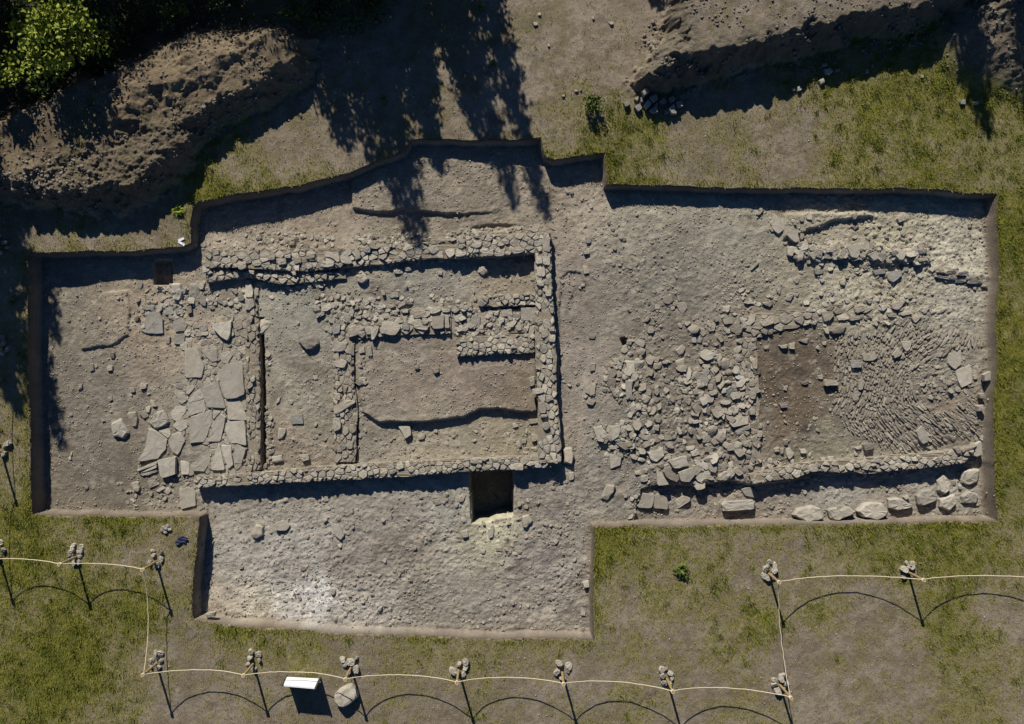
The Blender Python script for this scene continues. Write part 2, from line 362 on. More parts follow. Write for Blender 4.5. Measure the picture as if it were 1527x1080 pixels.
def mixc(a, b, t): t = t[..., None]; return a * (1 - t) + b * t
c3 = lambda *c: np.array(c, np.float32)
n1 = fbm(GX, GY, 1.6, 300, 4, .6); n2 = fbm(GX, GY, .3, 310, 3, .6); n3 = fbm(GX, GY, .09, 320, 2)
base = np.zeros(GX.shape + (3,), np.float32)
soil = mixc(c3(.20,.163,.118) + base, c3(.265,.222,.165) + base, np.clip(.5 + .9 * n1, 0, 1))
soil = mixc(soil, c3(.16,.128,.085) + base, np.clip(n2 * 1.8, 0, .7))
soil = mixc(soil, c3(.15,.128,.06) + base, np.clip(fbm(GX, GY, .7, 345, 4, .65) * 2 - .1, 0, .6))
straw = c3(.205,.178,.07); lush = mixc(c3(.158,.152,.018) + base, c3(.085,.1,.012) + base, np.clip(.5 + n2 * 1.5, 0, 1))
g1 = smooth((green - .1) / .45); g2 = smooth((green - .4) / .45)
gcol = mixc(mixc(soil, straw + base, g1 * .8), lush, g2 * .85)
FC = [(860,300,.275,.235,.182),(860,560,.262,.228,.186),(330,600,.25,.22,.17),(130,600,.2,.175,.138),(200,720,.195,.17,.13),(100,500,.205,.18,.14),(80,700,.19,.165,.128),(230,480,.275,.228,.17),(450,470,.27,.25,.2),(470,600,.275,.245,.19),(430,660,.26,.22,.165),
 (640,420,.27,.248,.2),(760,420,.25,.215,.16),(600,570,.235,.2,.155),(720,560,.228,.19,.148),(780,590,.22,.18,.135),(650,660,.28,.245,.185),(760,650,.265,.23,.165),(700,260,.245,.21,.16),(600,340,.25,.215,.165),(480,340,.25,.21,.16),
 (950,350,.25,.225,.175),(1000,420,.225,.205,.165),(1100,350,.25,.228,.178),(1030,540,.215,.185,.145),(1000,620,.2,.178,.14),(1090,640,.215,.185,.145),(1200,540,.165,.135,.1),(1190,620,.155,.125,.09),(1160,570,.16,.13,.095),(1230,660,.235,.21,.155),
 (1250,430,.36,.325,.245),(1330,350,.3,.27,.2),(1320,440,.33,.295,.22),(1420,370,.33,.3,.235),(1440,440,.31,.285,.225),(1210,390,.27,.24,.18),(1410,605,.235,.195,.15),(1400,560,.24,.215,.17),(1320,580,.2,.175,.135),(1250,740,.29,.265,.22),(1400,715,.285,.262,.215),(1100,770,.25,.215,.17),(1350,770,.26,.225,.18),
 (960,740,.215,.195,.16),(930,700,.21,.19,.155),(350,760,.28,.25,.2),(350,830,.285,.258,.215),(470,895,.5,.48,.44),(440,915,.44,.41,.36),(430,850,.3,.275,.235),(380,912,.42,.375,.29),(330,915,.36,.31,.24),(520,850,.235,.205,.17),(520,915,.34,.31,.265),(600,820,.23,.2,.16),(650,900,.25,.222,.18),
 (800,840,.22,.195,.165),(800,920,.26,.228,.185),(560,760,.28,.25,.205),(660,760,.28,.26,.215),(735,785,.36,.33,.24),(800,740,.25,.22,.18),(845,420,.25,.215,.175),(690,545,.25,.21,.165)]
r_, g_, b_ = idw(FC, lambda c: -.5, 3.4)
fcol = np.stack([r_, g_, b_], -1).astype(np.float32)
mean_ = fcol[rim_sd > 0].mean(0)
fcol = np.clip(mean_ + (fcol - mean_) * 1.35, .05, .6)
fcol = fcol * c3(1.15,1.15,1.13) * (1 + .26 * n1 + .2 * n2 + .14 * n3)[..., None]
fcol = mixc(fcol, c3(.42,.38,.30) + base, np.clip(fbm(GX, GY, .28, 330, 3, .6) * 1.6 - .5, 0, .4))
fcol = mixc(fcol, c3(.14,.112,.08) + base, np.clip(fbm(GX, GY, .5, 340, 4, .6) * 1.6 - .45, 0, .45))
ash = np.exp(-((GX - W(1211,644)[0]) ** 2 / .05 + (GY - W(1211,644)[1]) ** 2 / .04)) + .7 * np.exp(-((GX - W(1170,588)[0]) ** 2 / .03 + (GY - W(1170,588)[1]) ** 2 / .03)) + .6 * np.exp(-((GX - W(1198,556)[0]) ** 2 / .05 + (GY - W(1198,556)[1]) ** 2 / .03))
fcol = mixc(fcol, c3(.07,.062,.052) + base, np.clip(ash * (1 + n2), 0, .8))     # charcoal stains on the hearth earth
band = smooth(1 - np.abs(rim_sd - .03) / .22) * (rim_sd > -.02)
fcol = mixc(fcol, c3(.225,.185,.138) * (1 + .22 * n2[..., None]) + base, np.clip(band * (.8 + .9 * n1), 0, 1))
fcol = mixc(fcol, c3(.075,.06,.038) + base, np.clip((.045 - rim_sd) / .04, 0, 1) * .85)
hcol = mixc(c3(.185,.155,.11) + base, c3(.25,.215,.155) + base, np.clip(.5 + 1.1 * n1 + .5 * n2, 0, 1))
hcol = mixc(hcol, c3(.13,.108,.08) + base, np.clip(n2 * 1.6, 0, .7))
hcolL = mixc(hcol * c3(.92,.84,.74), c3(.11,.11,.04) + base, np.clip(fbm(GX, GY, .8, 350, 3) * 1.5 - .2, 0, .5))
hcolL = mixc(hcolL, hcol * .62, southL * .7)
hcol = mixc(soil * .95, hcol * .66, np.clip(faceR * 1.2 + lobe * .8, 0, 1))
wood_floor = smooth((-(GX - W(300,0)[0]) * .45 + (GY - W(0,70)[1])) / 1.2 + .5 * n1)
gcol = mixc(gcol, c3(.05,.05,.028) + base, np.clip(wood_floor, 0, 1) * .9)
hcolL = mixc(gcol, hcolL, smooth((HL - .05) / .35))
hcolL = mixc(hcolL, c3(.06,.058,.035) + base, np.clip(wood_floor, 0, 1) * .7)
hcol = mixc(gcol, hcol, smooth((ZR - .05) / .3))

# ------------------------------------------------------------------ terrain meshes
padx = np.array([-90, -60, -40, -28, -21, -17.5]); pady = np.array([-80, -50, -32, -20, -14.5, -12.3])
FXc = np.concatenate([padx, gx, -padx[::-1]]); FYc = np.concatenate([pady, gy, -pady[::-1]])
p = 6
ZF = np.pad(ZG, p, 'edge'); 
fall = np.ones_like(ZF)
for k, w_ in enumerate([0, 0, 0, .15, .45, .8]):
    fall[k, :] = np.minimum(fall[k, :], w_); fall[-1 - k, :] = np.minimum(fall[-1 - k, :], w_); fall[:, k] = np.minimum(fall[:, k], w_); fall[:, -1 - k] = np.minimum(fall[:, -1 - k], w_)
ZF = ZF * fall
XF, YF = np.meshgrid(FXc, FYc); VALL = np.stack([XF, YF, ZF], -1).reshape(-1, 3)
NXF, NYF = len(FXc), len(FYc)
idx = np.arange(NXF * NYF).reshape(NYF, NXF)
QUAD = np.stack([idx[:-1, :-1], idx[:-1, 1:], idx[1:, 1:], idx[1:, :-1]], -1).reshape(-1, 4)
reg = np.zeros(GX.shape, int); reg[HL > .07] = 2; reg[ZR > .07] = 3; reg[rim_sd > -.01] = 1
regF = np.pad(reg, p, 'edge'); 
for k in range(6):
    for sl in ((k, slice(None)), (-1 - k, slice(None)), (slice(None), k), (slice(None), -1 - k)):
        t_ = regF[sl]; t_[t_ == 1] = 0
rq = regF[:-1, :-1].ravel()
def terrain(rid, name, colr, material, **kw):
    q = QUAD[rq == rid]; u, inv = np.unique(q, return_inverse=True)
    cf = np.stack([np.pad(colr[..., k], p, 'edge') for k in range(3)], -1); nf = .8 + .5 * fbm(XF, YF, 6.0, 700, 3)
    ring = np.zeros(cf.shape[:2], bool); ring[:5] = ring[-5:] = True; ring[:, :5] = ring[:, -5:] = True      # fields beyond the frame
    cf[ring] = (np.array([.17,.155,.075]) * nf[..., None])[ring]; cf = cf.reshape(-1, 3)
    o = np_mesh(name, VALL[u], inv.reshape(q.shape), material, cf[u], smooth_=True)
    return tag(o, **kw)
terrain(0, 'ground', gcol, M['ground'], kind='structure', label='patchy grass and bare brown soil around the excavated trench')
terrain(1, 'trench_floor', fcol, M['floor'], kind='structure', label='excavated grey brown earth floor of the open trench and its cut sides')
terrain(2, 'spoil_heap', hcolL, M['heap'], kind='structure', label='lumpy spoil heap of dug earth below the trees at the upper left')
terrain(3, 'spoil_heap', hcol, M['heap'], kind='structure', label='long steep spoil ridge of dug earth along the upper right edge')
del VALL, XF, YF, QUAD, idx

# ------------------------------------------------------------------ grass blades
rs = np.random.default_rng(4)
def blades(name, n, x0, x1, y0, y1, label, lens=(.035, .085), wid=(.006, .012), gmin=0.0, lush_=1.0, keepfun=None):
    x = rs.uniform(x0, x1, n); y = rs.uniform(y0, y1, n)
    G = HZv(x, y, green); ok = (HZv(x, y, rim_sd) < .0) & (HZv(x, y, HL) < .15) & (HZv(x, y, ZR) < .1)
    ok &= rs.uniform(0, 1, n) < np.clip((G - gmin) * 1.4 + .16, 0, 1)
    if keepfun is not None: ok &= keepfun(x, y)
    x, y, G = x[ok], y[ok], G[ok]; n = len(x); z = HZv(x, y) - .004
    L = rs.uniform(*lens, n) * (.7 + .5 * G) * lush_; w = rs.uniform(*wid, n); a = rs.uniform(0, 6.283, n); ln = rs.uniform(.35, 1.25, n)
    dx, dy = np.cos(a), np.sin(a)
    V = np.empty((n, 3, 3)); V[:, 0] = np.stack([x - dy * w, y + dx * w, z], -1); V[:, 1] = np.stack([x + dy * w, y - dx * w, z], -1)
    V[:, 2] = np.stack([x + dx * L * np.sin(ln), y + dy * L * np.sin(ln), z + L * np.cos(ln) + .006], -1)
    t = np.clip(G * 1.6 - .3 + rs.normal(0, .3, n), 0, 1)[:, None]
    col = (1 - t) * np.array([.225,.19,.08]) + t * np.array([.158,.158,.018]); col = col * rs.uniform(.7, 1.3, (n, 1))
    o = np_mesh(name, V.reshape(-1, 3), np.arange(n * 3).reshape(n, 3), M['grass'], np.repeat(col, 3, 0))
    return tag(o, label=label, kind='stuff', cat='grass')
blades('grass', 430000, -15.0, 15.0, -10.7, 10.5, 'short patchy grass growing around the trench')
def tufts(n):
    x = rs.uniform(-14.9, 14.9, n); y = rs.uniform(-10.5, 10, n); G = HZv(x, y, green)
    ok = (HZv(x, y, rim_sd) < -.06) & (rs.uniform(0, 1, n) < (G - .3) * 1.6) & (HZv(x, y, HL) < .1) & (HZv(x, y, ZR) < .1); x, y = x[ok], y[ok]; k = 26
    sp = rs.uniform(.03, .11, len(x)); X = np.repeat(x, k) + rs.normal(0, 1, len(x) * k) * np.repeat(sp, k); Y = np.repeat(y, k) + rs.normal(0, 1, len(x) * k) * np.repeat(sp, k); m = len(X); Z = HZv(X, Y)
    keep_ = HZv(X, Y, rim_sd) < 0; X, Y, Z = X[keep_], Y[keep_], Z[keep_]; m = len(X)
    L = rs.uniform(.07, .16, m); a = rs.uniform(0, 6.283, m); ln = rs.uniform(.3, 1.1, m); w = rs.uniform(.007, .013, m); dx, dy = np.cos(a), np.sin(a)
    V = np.empty((m, 3, 3)); V[:, 0] = np.stack([X - dy * w, Y + dx * w, Z - .005], -1); V[:, 1] = np.stack([X + dy * w, Y - dx * w, Z - .005], -1); V[:, 2] = np.stack([X + dx * L * np.sin(ln), Y + dy * L * np.sin(ln), Z + L * np.cos(ln)], -1)
    col = np.array([.115,.128,.017]) * rs.uniform(.7, 1.5, (m, 1))
    tag(np_mesh('grass_tufts', V.reshape(-1, 3), np.arange(m * 3).reshape(m, 3), M['grass'], np.repeat(col, 3, 0)), 'darker green grass tufts in the lusher parts of the turf', 'grass', kind='stuff')
tufts(7500)
blades('rim_grass', 240000, -15.0, 15.0, -10.5, 7.5, 'longer grass fringing the cut edge of the trench', (.06, .14), (.007, .013), .02, 1.0, lambda x, y: HZv(x, y, rim_sd) > -.13 - .12 * HZv(x, y, n2))
# ------------------------------------------------------------------ stones traced from the photograph
TILE = {'A': (180, 340, 5.538), 'B': (180, 520, 5.538), 'C': (420, 340, 5.538), 'D': (640, 330, 5.538), 'E': (640, 510, 5.538), 'F': (880, 470, 5.538), 'G': (880, 600, 5.538),
        'H': (420, 520, 5.538), 'I': (1060, 300, 5.538), 'J': (1260, 300, 5.538), 'K': (1060, 450, 5.538), 'L': (1240, 450, 5.538), 'M': (1060, 600, 5.538), 'N': (1240, 600, 5.538),
        'a': (0, 540, 3.6), 'b': (380, 540, 3.6), 'c': (760, 540, 3.6), 'd': (0, 780, 3.6), 'e': (760, 780, 3.6), 'f': (760, 0, 3.6), 'g': (1127, 0, 3.6), 'h': (380, 780, 3.6), 'i': (0, 270, 3.6)}
# tile, flags (f flag slab, b boulder, p pale, d dark, g grey, r red), exposed thickness, outline, optional own label
DATA = """
B f .04|525,0 630,0 690,140 665,240 530,240|long grey slab along the left edge of the flagged pavement
B f .05|800,200 860,130 1000,110 1020,370 960,405 865,415|largest flagstone, a broad pale slab at the top of the pavement
B f .06|670,335 800,265 865,490 715,485|tilted square flagstone left of the largest slab with shadow along its lower edge
B f .03|555,420 655,325 690,410 560,450
B f .03|550,455 690,420 705,510 560,560
B f .05|570,570 750,505 750,610 690,770 570,780|large grey brown flagstone in the middle of the pavement
B fp .06|770,600 820,540 865,570 820,765 715,770|narrow pale flagstone right of the large middle slab
B fp .04|875,425 980,430 1040,560 1060,590 890,585|pale flagstone just below the largest slab
B f .04|880,595 1020,595 1040,800 960,780 910,780 860,680|wide flat flagstone on the right side of the pavement beside the cracked wall
B f .03|540,310 590,300 610,320 560,380 540,375
B f .02|760,505 830,520 760,590
B fp .03|575,960 730,860 740,920 690,1015 600,1010
B fp .04|745,1000 800,780 820,800 860,1000|pale wedge shaped flagstone pointing up the pavement
B f .03|830,800 910,800 930,960 890,990 850,890
B f .03|920,880 960,790 1030,830 1000,950 940,950
B f .04|670,20 790,0 800,100 750,110
B f .02|817,40 900,20 920,60 880,130 830,110
B bp .16|240,590 290,520 350,505 390,580 400,610 340,650 280,670 225,620|rounded pale boulder at the left edge of the pavement
B f .08|240,660 380,745 370,830 300,910 140,930 190,840|big tapering slab lying below the rounded pale boulder
B f .04|390,760 420,710 500,690 530,760 470,880 420,850
B f .16|300,920 450,890 450,1040 330,1070|square block with dark right side at the lower left corner of the pavement
B p .10|128,998 300,925 302,952 135,1015|uppermost of the thin layered slates left of the square block
B p .08|133,1018 302,955 302,985 150,1032
B p .06|148,1036 302,990 302,1020 180,1055
B b .09|40,530 120,520 140,580 130,650 90,650
B f .03|410,530 450,480 540,470 540,520 490,600 430,590
B f .03|470,570 550,590 550,650 490,690 430,640
B f .05|470,370 530,360 545,430 500,460 470,430
B f .02|310,680 400,655 415,710 390,740
a bp .16|590,330 645,300 690,380 660,415 600,400|large pale boulder with deep shadow on the open earth of the left trench
B .06|60,320 110,320 120,360 80,365
B .07|155,285 215,285 210,330 160,335
B .06|140,520 200,510 230,560 190,580
B p .05|200,480 250,470 235,530 210,525
B p .07|235,420 270,430 300,480 255,480
B f .03|490,930 570,940 560,1040 500,1040
a p .07|300,395 325,375 330,410 310,425|lone small pale stone far left on the trench earth beside the shaded cut
a .05|418,120 440,115 440,140 420,150
a .05|468,20 500,15 500,45 480,50
a .06|570,20 600,15 605,45 575,48
a .04|575,190 600,180 605,205 585,212
a .04|365,280 385,275 390,290 372,292
a b .10|700,650 740,640 750,680 740,700 715,695|small boulder standing below the layered slates near the trench edge
a p .05|870,690 900,670 920,690 900,715
a f .04|960,690 1010,670 1050,700 1050,770 970,790|flat slab at the outer corner of the pavement by the south trench
a .06|790,640 830,630 850,660 800,680
a .06|830,690 870,665 890,680 850,700
a p .03|715,768 745,768 740,776 718,776
A bp .18|420,460 490,460 510,530 480,605 430,600 410,540|upright pale boulder at the edge of the shaded cut
A p .10|1025,420 1060,430 1095,520 1090,575 1025,575|upper of two pale upright blocks set end to end
A p .14|1025,585 1090,585 1110,640 1060,680 1025,680|lower of two pale upright blocks set end to end
A f .16|750,790 910,765 905,860 880,930 830,900 760,830|slab with a deep dark shadow on its right side above the pavement
A b .12|1110,760 1190,740 1260,790 1160,890 1120,850
A fg .05|430,770 500,740 550,800 530,850 450,860 425,810|round grey slab on the earth above the pavement
A fg .03|230,700 320,690 345,760 350,870 240,870 160,850|large smooth grey slab sunk in the pinkish earth of the left trench
A p .06|670,310 735,310 740,360 680,375
A p .06|740,310 810,310 810,350 750,360
A b .08|570,460 640,450 660,540 620,590 560,570
A .08|530,650 585,640 590,700 550,715
A fg .04|440,880 540,870 520,960 440,960
A g .06|640,830 700,800 720,840 680,870
A fg .03|200,640 280,640 270,680 200,680
A .06|940,780 1000,770 1005,830 950,850
A p .07|1190,320 1290,320 1290,370 1180,370
A p .07|1290,250 1370,250 1370,300 1300,310
A .06|1210,220 1280,215 1275,265 1220,270
A .05|1120,310 1170,300 1170,370 1110,370
A f .04|950,290 1040,280 1040,330 980,350
A .05|285,640 340,640 345,675 310,685
A fg .03|360,650 430,650 440,710 370,720
A .05|360,900 410,895 405,960 365,955
A p .05|330,585 355,590 340,615 318,605
A p .05|385,585 425,590 420,615 390,615
A p .04|245,610 300,605 300,625 250,625
A p .05|720,610 755,600 750,640 725,640
A p .05|770,610 800,605 795,640 765,640
A .05|1110,450 1190,440 1190,470 1120,480
A .06|1100,500 1140,490 1140,560 1105,570
A .05|560,990 640,985 690,1070 600,1080
A f .03|700,1010 800,1000 800,1070 720,1080
C p .12|555,880 575,810 730,810 720,845 640,875 560,905|long pale block at the left end of the middle wall spine
C p .10|735,830 770,805 810,810 770,920 740,930
C .14|805,870 830,775 960,775 985,820 940,890|big square grained block in the middle wall spine
C g .12|985,800 1030,760 1060,820 1050,850 1000,840
C f .08|1080,690 1195,685 1200,740 1090,750
C p .12|1085,755 1150,750 1170,810 1220,815 1200,850 1090,835
C .10|1155,745 1195,740 1220,780 1170,805
C .16|1240,730 1345,720 1340,830 1240,835|squared block with a deep shadow under it in the middle wall spine
C .14|1350,720 1380,720 1390,830 1345,830
C g .12|410,800 490,790 480,870 420,880
C .10|430,940 530,950 540,980 510,1020 430,1020
C .06|560,930 605,960 600,1060 550,1040
C p .08|320,640 400,620 420,660 370,690 330,690
C p .07|245,650 300,630 320,680 270,690
C p .10|270,710 360,690 350,720 280,750
C p .05|430,620 500,610 505,645 430,645
C p .04|525,625 620,605 620,625 540,640
C p .06|490,220 540,210 590,290 560,300 490,290
C p .05|360,210 470,195 485,270 470,290 420,250 355,240
C .05|560,190 640,180 660,230 610,245
C g .10|670,160 740,150 735,205 680,205
C b .14|610,390 690,380 720,420 660,460 620,440|isolated boulder in the floor below the north wall
C g .08|460,320 520,315 520,390 480,385
C p .06|920,350 1000,330 1005,375 930,380
C p .06|1010,320 1060,320 1075,350 1020,360
C p .05|660,640 720,630 740,660 690,670
C p .05|750,640 830,620 850,660 800,680
C .05|870,630 930,625 940,650 890,665
C p .05|950,650 1010,600 1030,630 960,665
C p .10|980,680 1050,670 1045,700 1000,705
C .05|90,240 160,240 170,290 110,300
C p .08|20,230 80,210 80,250 30,250
C .05|195,230 280,210 275,250 200,260
C p .05|75,340 150,330 155,370 110,390
C p .07|330,280 390,260 440,290 430,320 330,325
C p .06|200,290 250,290 260,330 210,345
C bd .18|130,930 250,880 310,950 260,1000 200,1010 160,970|dark rough boulder half buried in the floor of the long west room
C .06|355,140 400,125 410,170 370,180
C .05|560,140 610,135 605,170 565,175
C p .09|1290,85 1330,85 1325,110 1295,112
C .08|50,115 110,105 105,140 55,145
C p .05|880,145 915,135 910,160 885,165
C p .05|600,730 660,720 660,750 610,755
C .05|690,720 760,710 760,740 700,760
C .06|820,710 880,700 905,745 840,750
C p .04|905,685 960,680 960,710 915,715
C .05|810,500 850,510 860,555 830,560
C p .04|880,560 960,535 970,570 900,580
C .04|700,590 780,580 780,610 710,620
C .05|630,990 680,980 690,1030 640,1040
C .06|700,990 740,970 750,1060 710,1065
D p .07|210,265 310,240 310,280 220,300
D p .07|435,250 530,230 535,285 440,290
D p .07|540,240 620,230 630,285 540,290
D p .07|680,230 790,220 790,250 690,275
D p .06|370,170 440,150 430,210 380,230
D p .07|880,290 930,290 940,350 880,360
D p .07|930,290 1000,290 1000,370 940,360
D .06|930,130 1000,120 1000,260 940,250
D .06|880,380 960,380 960,460 890,460
D f .04|760,720 900,710 905,790 860,820 760,820|broad smooth slab lying against the east wall of the main building
D fg .04|355,790 420,785 420,880 360,880
D f .04|425,790 470,790 475,840 425,880
D p .05|190,765 285,765 250,835 215,830
D .09|185,700 340,695 345,735 185,735|long thin squared block on top of the middle wall spine
D p .07|0,715 90,705 100,745 10,770
D p .07|95,720 175,705 175,750 110,755
D b .12|410,370 470,360 490,420 440,450 400,420|pointed stone standing in the floor below the gap in the north wall
D bp .07|480,750 525,745 520,790 480,790
D bp .07|530,740 580,740 570,780 535,780
D f .04|590,735 680,725 690,780 600,790
D p .07|885,490 950,490 950,540 890,530
D p .07|955,570 1015,570 1010,620 960,620
D .07|920,900 980,890 990,950 930,970
D p .07|985,880 1035,870 1040,910 990,910
D p .07|980,950 1045,940 1040,1000 990,1000
D p .06|65,410 110,415 110,445 70,440
D p .05|70,140 105,135 105,165 75,170
D g .05|1290,130 1340,125 1340,180 1300,185
D .07|1270,245 1320,235 1330,270 1280,275
D p .05|1250,520 1290,515 1285,540 1255,545
D .04|1265,370 1310,365 1325,430 1280,440
D d .04|1320,930 1380,940 1370,970 1320,970
E p .08|820,300 870,280 870,360 830,370
E p .07|850,390 940,380 955,420 850,430
E .07|900,500 960,490 965,590 910,590
E b .20|1105,880 1180,870 1200,940 1180,1020 1110,1000|boulder standing just outside the lower right corner of the main building
E f .03|1300,380 1370,340 1370,450 1290,420
E f .05|1320,470 1380,490 1350,525 1300,510
E .10|840,760 910,780 910,810 850,830
E p .07|865,990 930,980 930,1040 870,1040
E p .07|980,990 1060,960 1065,1010
E p .07|690,1005 780,1005 780,1060 700,1060
E p .07|330,960 440,960 440,1005 340,1005
E bd .10|20,220 80,215 85,250 40,265|right one of two small dark boulders on the raised room floor
E p .08|920,600 980,600 975,625 920,625
E .05|1330,180 1380,170 1370,240 1330,240
E .05|760,810 810,800 800,840 765,840
E p .05|690,690 730,680 740,700 700,710
E .06|820,640 920,630 900,670 830,680
H f .06|530,420 620,440 540,490 440,550 425,480
H f .07|450,550 590,505 625,545 580,620 490,640 500,590|broad slab with dark right edge in the inner cross wall
H f .05|425,560 490,590 490,660 430,690
H f .10|960,640 1060,640 1070,710 1020,745|tapering slab just below the curved step in the room floor
H .08|430,100 500,85 545,110 520,160 440,150
H .05|600,280 660,250 690,280 640,310
H .06|520,790 590,760 590,830 540,830
H .05|430,370 490,370 480,430 440,420
H bd .09|1090,150 1130,130 1140,170 1100,180|left one of two small dark boulders on the raised room floor
H p .08|140,880 220,870 230,920 170,935
H p .03|255,225 300,220 300,255 265,260
H p .03|60,420 95,430 90,460 65,455
H p .04|1250,670 1290,665 1290,695 1255,695
H .05|1120,720 1190,705 1180,745 1130,755
H fg .02|70,550 170,545 180,620 80,625
H p .06|10,670 35,660 30,700 0,740
B p .05|1300,655 1360,665 1340,740 1295,755|single pale slab in the floor right of the cracked wall
B bp .08|1240,890 1330,880 1345,930 1250,945
B p .04|1290,410 1325,390 1310,440 1280,460
F b .07|705,290 760,240 795,270 770,320 730,335
F b .06|705,380 785,355 785,420 740,435 710,420
F p .05|790,480 820,420 840,460 830,520 800,555|pale upright splinter shaped stone in the rubble spread
F .05|505,350 590,340 560,395 530,390
F p .08|590,385 650,375 640,405 600,405
F g .06|935,450 970,420 995,465 960,505 930,490
F p .09|960,330 1040,300 1045,330 1000,345
F g .06|1110,620 1160,580 1200,640 1160,690 1115,670
F .07|1310,640 1350,600 1375,650 1360,700 1315,690
F .08|830,830 860,765 900,800 900,840
F p .09|840,870 900,865 905,890 850,900
F .08|1030,800 1060,770 1115,775 1110,820 1050,850
F .08|1150,760 1190,755 1210,820 1165,835
F p .09|1140,880 1240,835 1310,840 1310,900 1180,930|long pale block across the left side of the hearth room wall
F p .10|300,380 370,375 375,480 350,520 295,520
F p .10|290,540 350,540 345,690 300,700
F fp .07|25,930 90,920 130,1000 110,1050 60,1040|left one of two pale slabs leaning together at the left edge of the rubble
F fp .08|170,920 250,910 240,1000 180,1040|right one of two pale slabs leaning together at the left edge of the rubble
F .06|310,940 360,910 365,1010 330,1030
F g .05|840,180 880,180 880,230 840,230
F g .05|890,180 930,185 920,230 885,230
F .06|1040,180 1080,170 1110,210 1080,230
F p .05|930,230 985,235 970,255 930,245
F p .07|760,610 810,610 800,650 760,645
F p .08|895,640 940,630 930,690 900,695
F .06|775,670 815,665 810,710 785,710
F f .04|1330,370 1380,350 1380,450 1340,440
F .06|550,740 590,720 590,770 560,790
F p .10|530,910 575,905 570,960 530,950
F bp .08|110,500 155,500 150,550 115,550
F f .03|0,560 50,570 40,650 0,670
F .09|380,510 400,500 400,590 360,600
F .06|1310,540 1360,530 1360,590 1310,590
F .06|0,395 50,400 30,460 0,470
F .07|1020,20 1060,10 1070,50 1035,60
F .06|1085,30 1140,10 1190,70 1110,80
F p .05|1240,80 1290,75 1290,110 1250,110
F .05|970,80 1040,75 1030,130 980,140
F .05|820,110 865,100 865,150 825,160
F p .05|1120,120 1160,115 1160,150 1125,155
F .06|1040,330 1080,315 1090,360 1050,390
F .06|895,370 940,360 955,395 905,405
F .06|1110,470 1180,450 1190,480 1130,495
F .05|1200,460 1240,450 1240,490 1210,490
F .05|970,570 1020,570 1015,620 975,620
F .05|1165,370 1195,365 1190,420 1165,420
F .05|720,700 760,690 750,740 715,735
F .06|920,770 970,750 960,810 930,810
F .07|970,760 1000,770 995,830 965,820
F .06|470,770 510,760 500,800 475,805
F p .05|455,680 485,675 480,705 458,705
F .06|870,710 930,690 925,735 880,745
F .05|240,930 265,930 260,960 240,960
F .06|380,890 410,885 405,950 385,955
F .06|710,930 740,920 765,985 735,990
F .05|610,990 680,985 680,1030 620,1040
F .05|155,400 190,395 195,425 165,430
F .05|235,410 265,405 260,450 240,450
F d .06|150,520 220,520 210,600 150,600
G fp .10|480,420 600,370 615,440 550,495 500,470|bright pale pointed slab in the middle of the rubble
G p .12|640,480 800,440 820,530 690,550|pale oblong block with a dark lower edge below the bright pointed slab
G fp .06|860,480 1000,460 1000,540 960,560 870,510
G f .14|550,560 600,590 655,680 560,690|pointed slab at the left end of the broken lower wall face
G .12|600,570 650,530 740,640 720,665 630,620
G f .14|730,580 860,540 870,600 820,660 750,650|wide slab over the dark gap in the broken lower wall face
G bp .14|1060,610 1120,565 1180,600 1130,650 1060,650
G p .10|830,410 890,385 910,430 840,450
G p .06|790,370 870,355 860,390 800,400
G p .06|875,540 940,545 945,570 880,575
G f .06|1175,560 1215,530 1270,590 1230,610
G .10|380,870 440,750 535,760 510,880|left one of two split blocks side by side near the lower trench edge
G .11|530,780 560,750 640,790 645,890 525,880|right one of two split blocks side by side near the lower trench edge
G p .09|700,820 770,770 830,790 820,820 730,885|pale triangular block right of the two split blocks
G b .17|85,800 140,680 210,690 200,740 140,820|tall dark edged boulder alone on the sloping earth left of the rubble
G bp .26|1090,850 1110,820 1350,810 1370,830 1370,890 1100,905|big oblong boulder with a deep black shadow at the lower trench edge
G fg .08|1250,720 1330,700 1390,760 1370,790 1280,770
G p .07|1010,480 1065,475 1065,520 1020,525
G p .03|330,940 370,880 350,960 310,970
G f .06|210,340 330,335 340,380 290,395
G .07|920,250 960,250 955,310 930,310
G .06|370,570 420,560 430,600 370,600
G .05|440,555 480,550 475,585 445,585
G p .05|610,460 640,455 630,480 605,480
G p .05|1050,225 1130,225 1120,280 1060,280
G f .05|420,610 480,600 480,650 420,660
G p .06|1140,500 1180,490 1185,540 1145,545
G p .05|330,780 370,790 350,820 330,815
G .06|270,760 310,755 310,790 280,795
G f .04|160,430 260,440 250,520 170,550
G .05|145,360 200,350 230,385 160,390
G .06|1120,440 1155,430 1150,470 1120,480
G .05|1165,370 1230,360 1290,420 1230,460
G .05|1250,330 1320,310 1310,370 1260,360
G .05|940,370 1000,360 1010,420 950,410
G .05|610,330 680,320 690,360 620,365
G p .05|910,430 940,425 935,460 912,460
G g .08|970,690 1030,710 1010,745 980,735
G .05|490,690 560,690 555,710 500,710
G .06|560,520 600,500 610,530 580,550
I f .03|495,180 530,110 600,150 615,230 560,270 510,230|smooth pale slab flush with the earth left of the north rubble row
I .10|615,270 720,240 735,330 700,345|angular slab tilted over a dark gap in the upper right rubble
I .08|735,260 775,270 760,320 740,315
I .10|630,370 690,380 680,455 635,450
I fp .10|1120,370 1210,350 1235,430 1210,470 1160,460|brightest large slab in the upper right rubble row
I p .10|1300,440 1370,410 1390,470 1350,495
I p .06|1245,350 1310,340 1315,400 1260,410
I .09|690,450 740,440 740,475 690,475
I p .05|790,110 840,110 840,160 790,150
I g .07|720,350 765,335 745,385 710,370
I p .07|1005,450 1060,440 1055,485 1010,485
I p .05|540,710 580,720 575,780 540,740
I p .06|630,770 690,760 660,825 620,820
I p .07|270,840 340,810 360,850 300,850
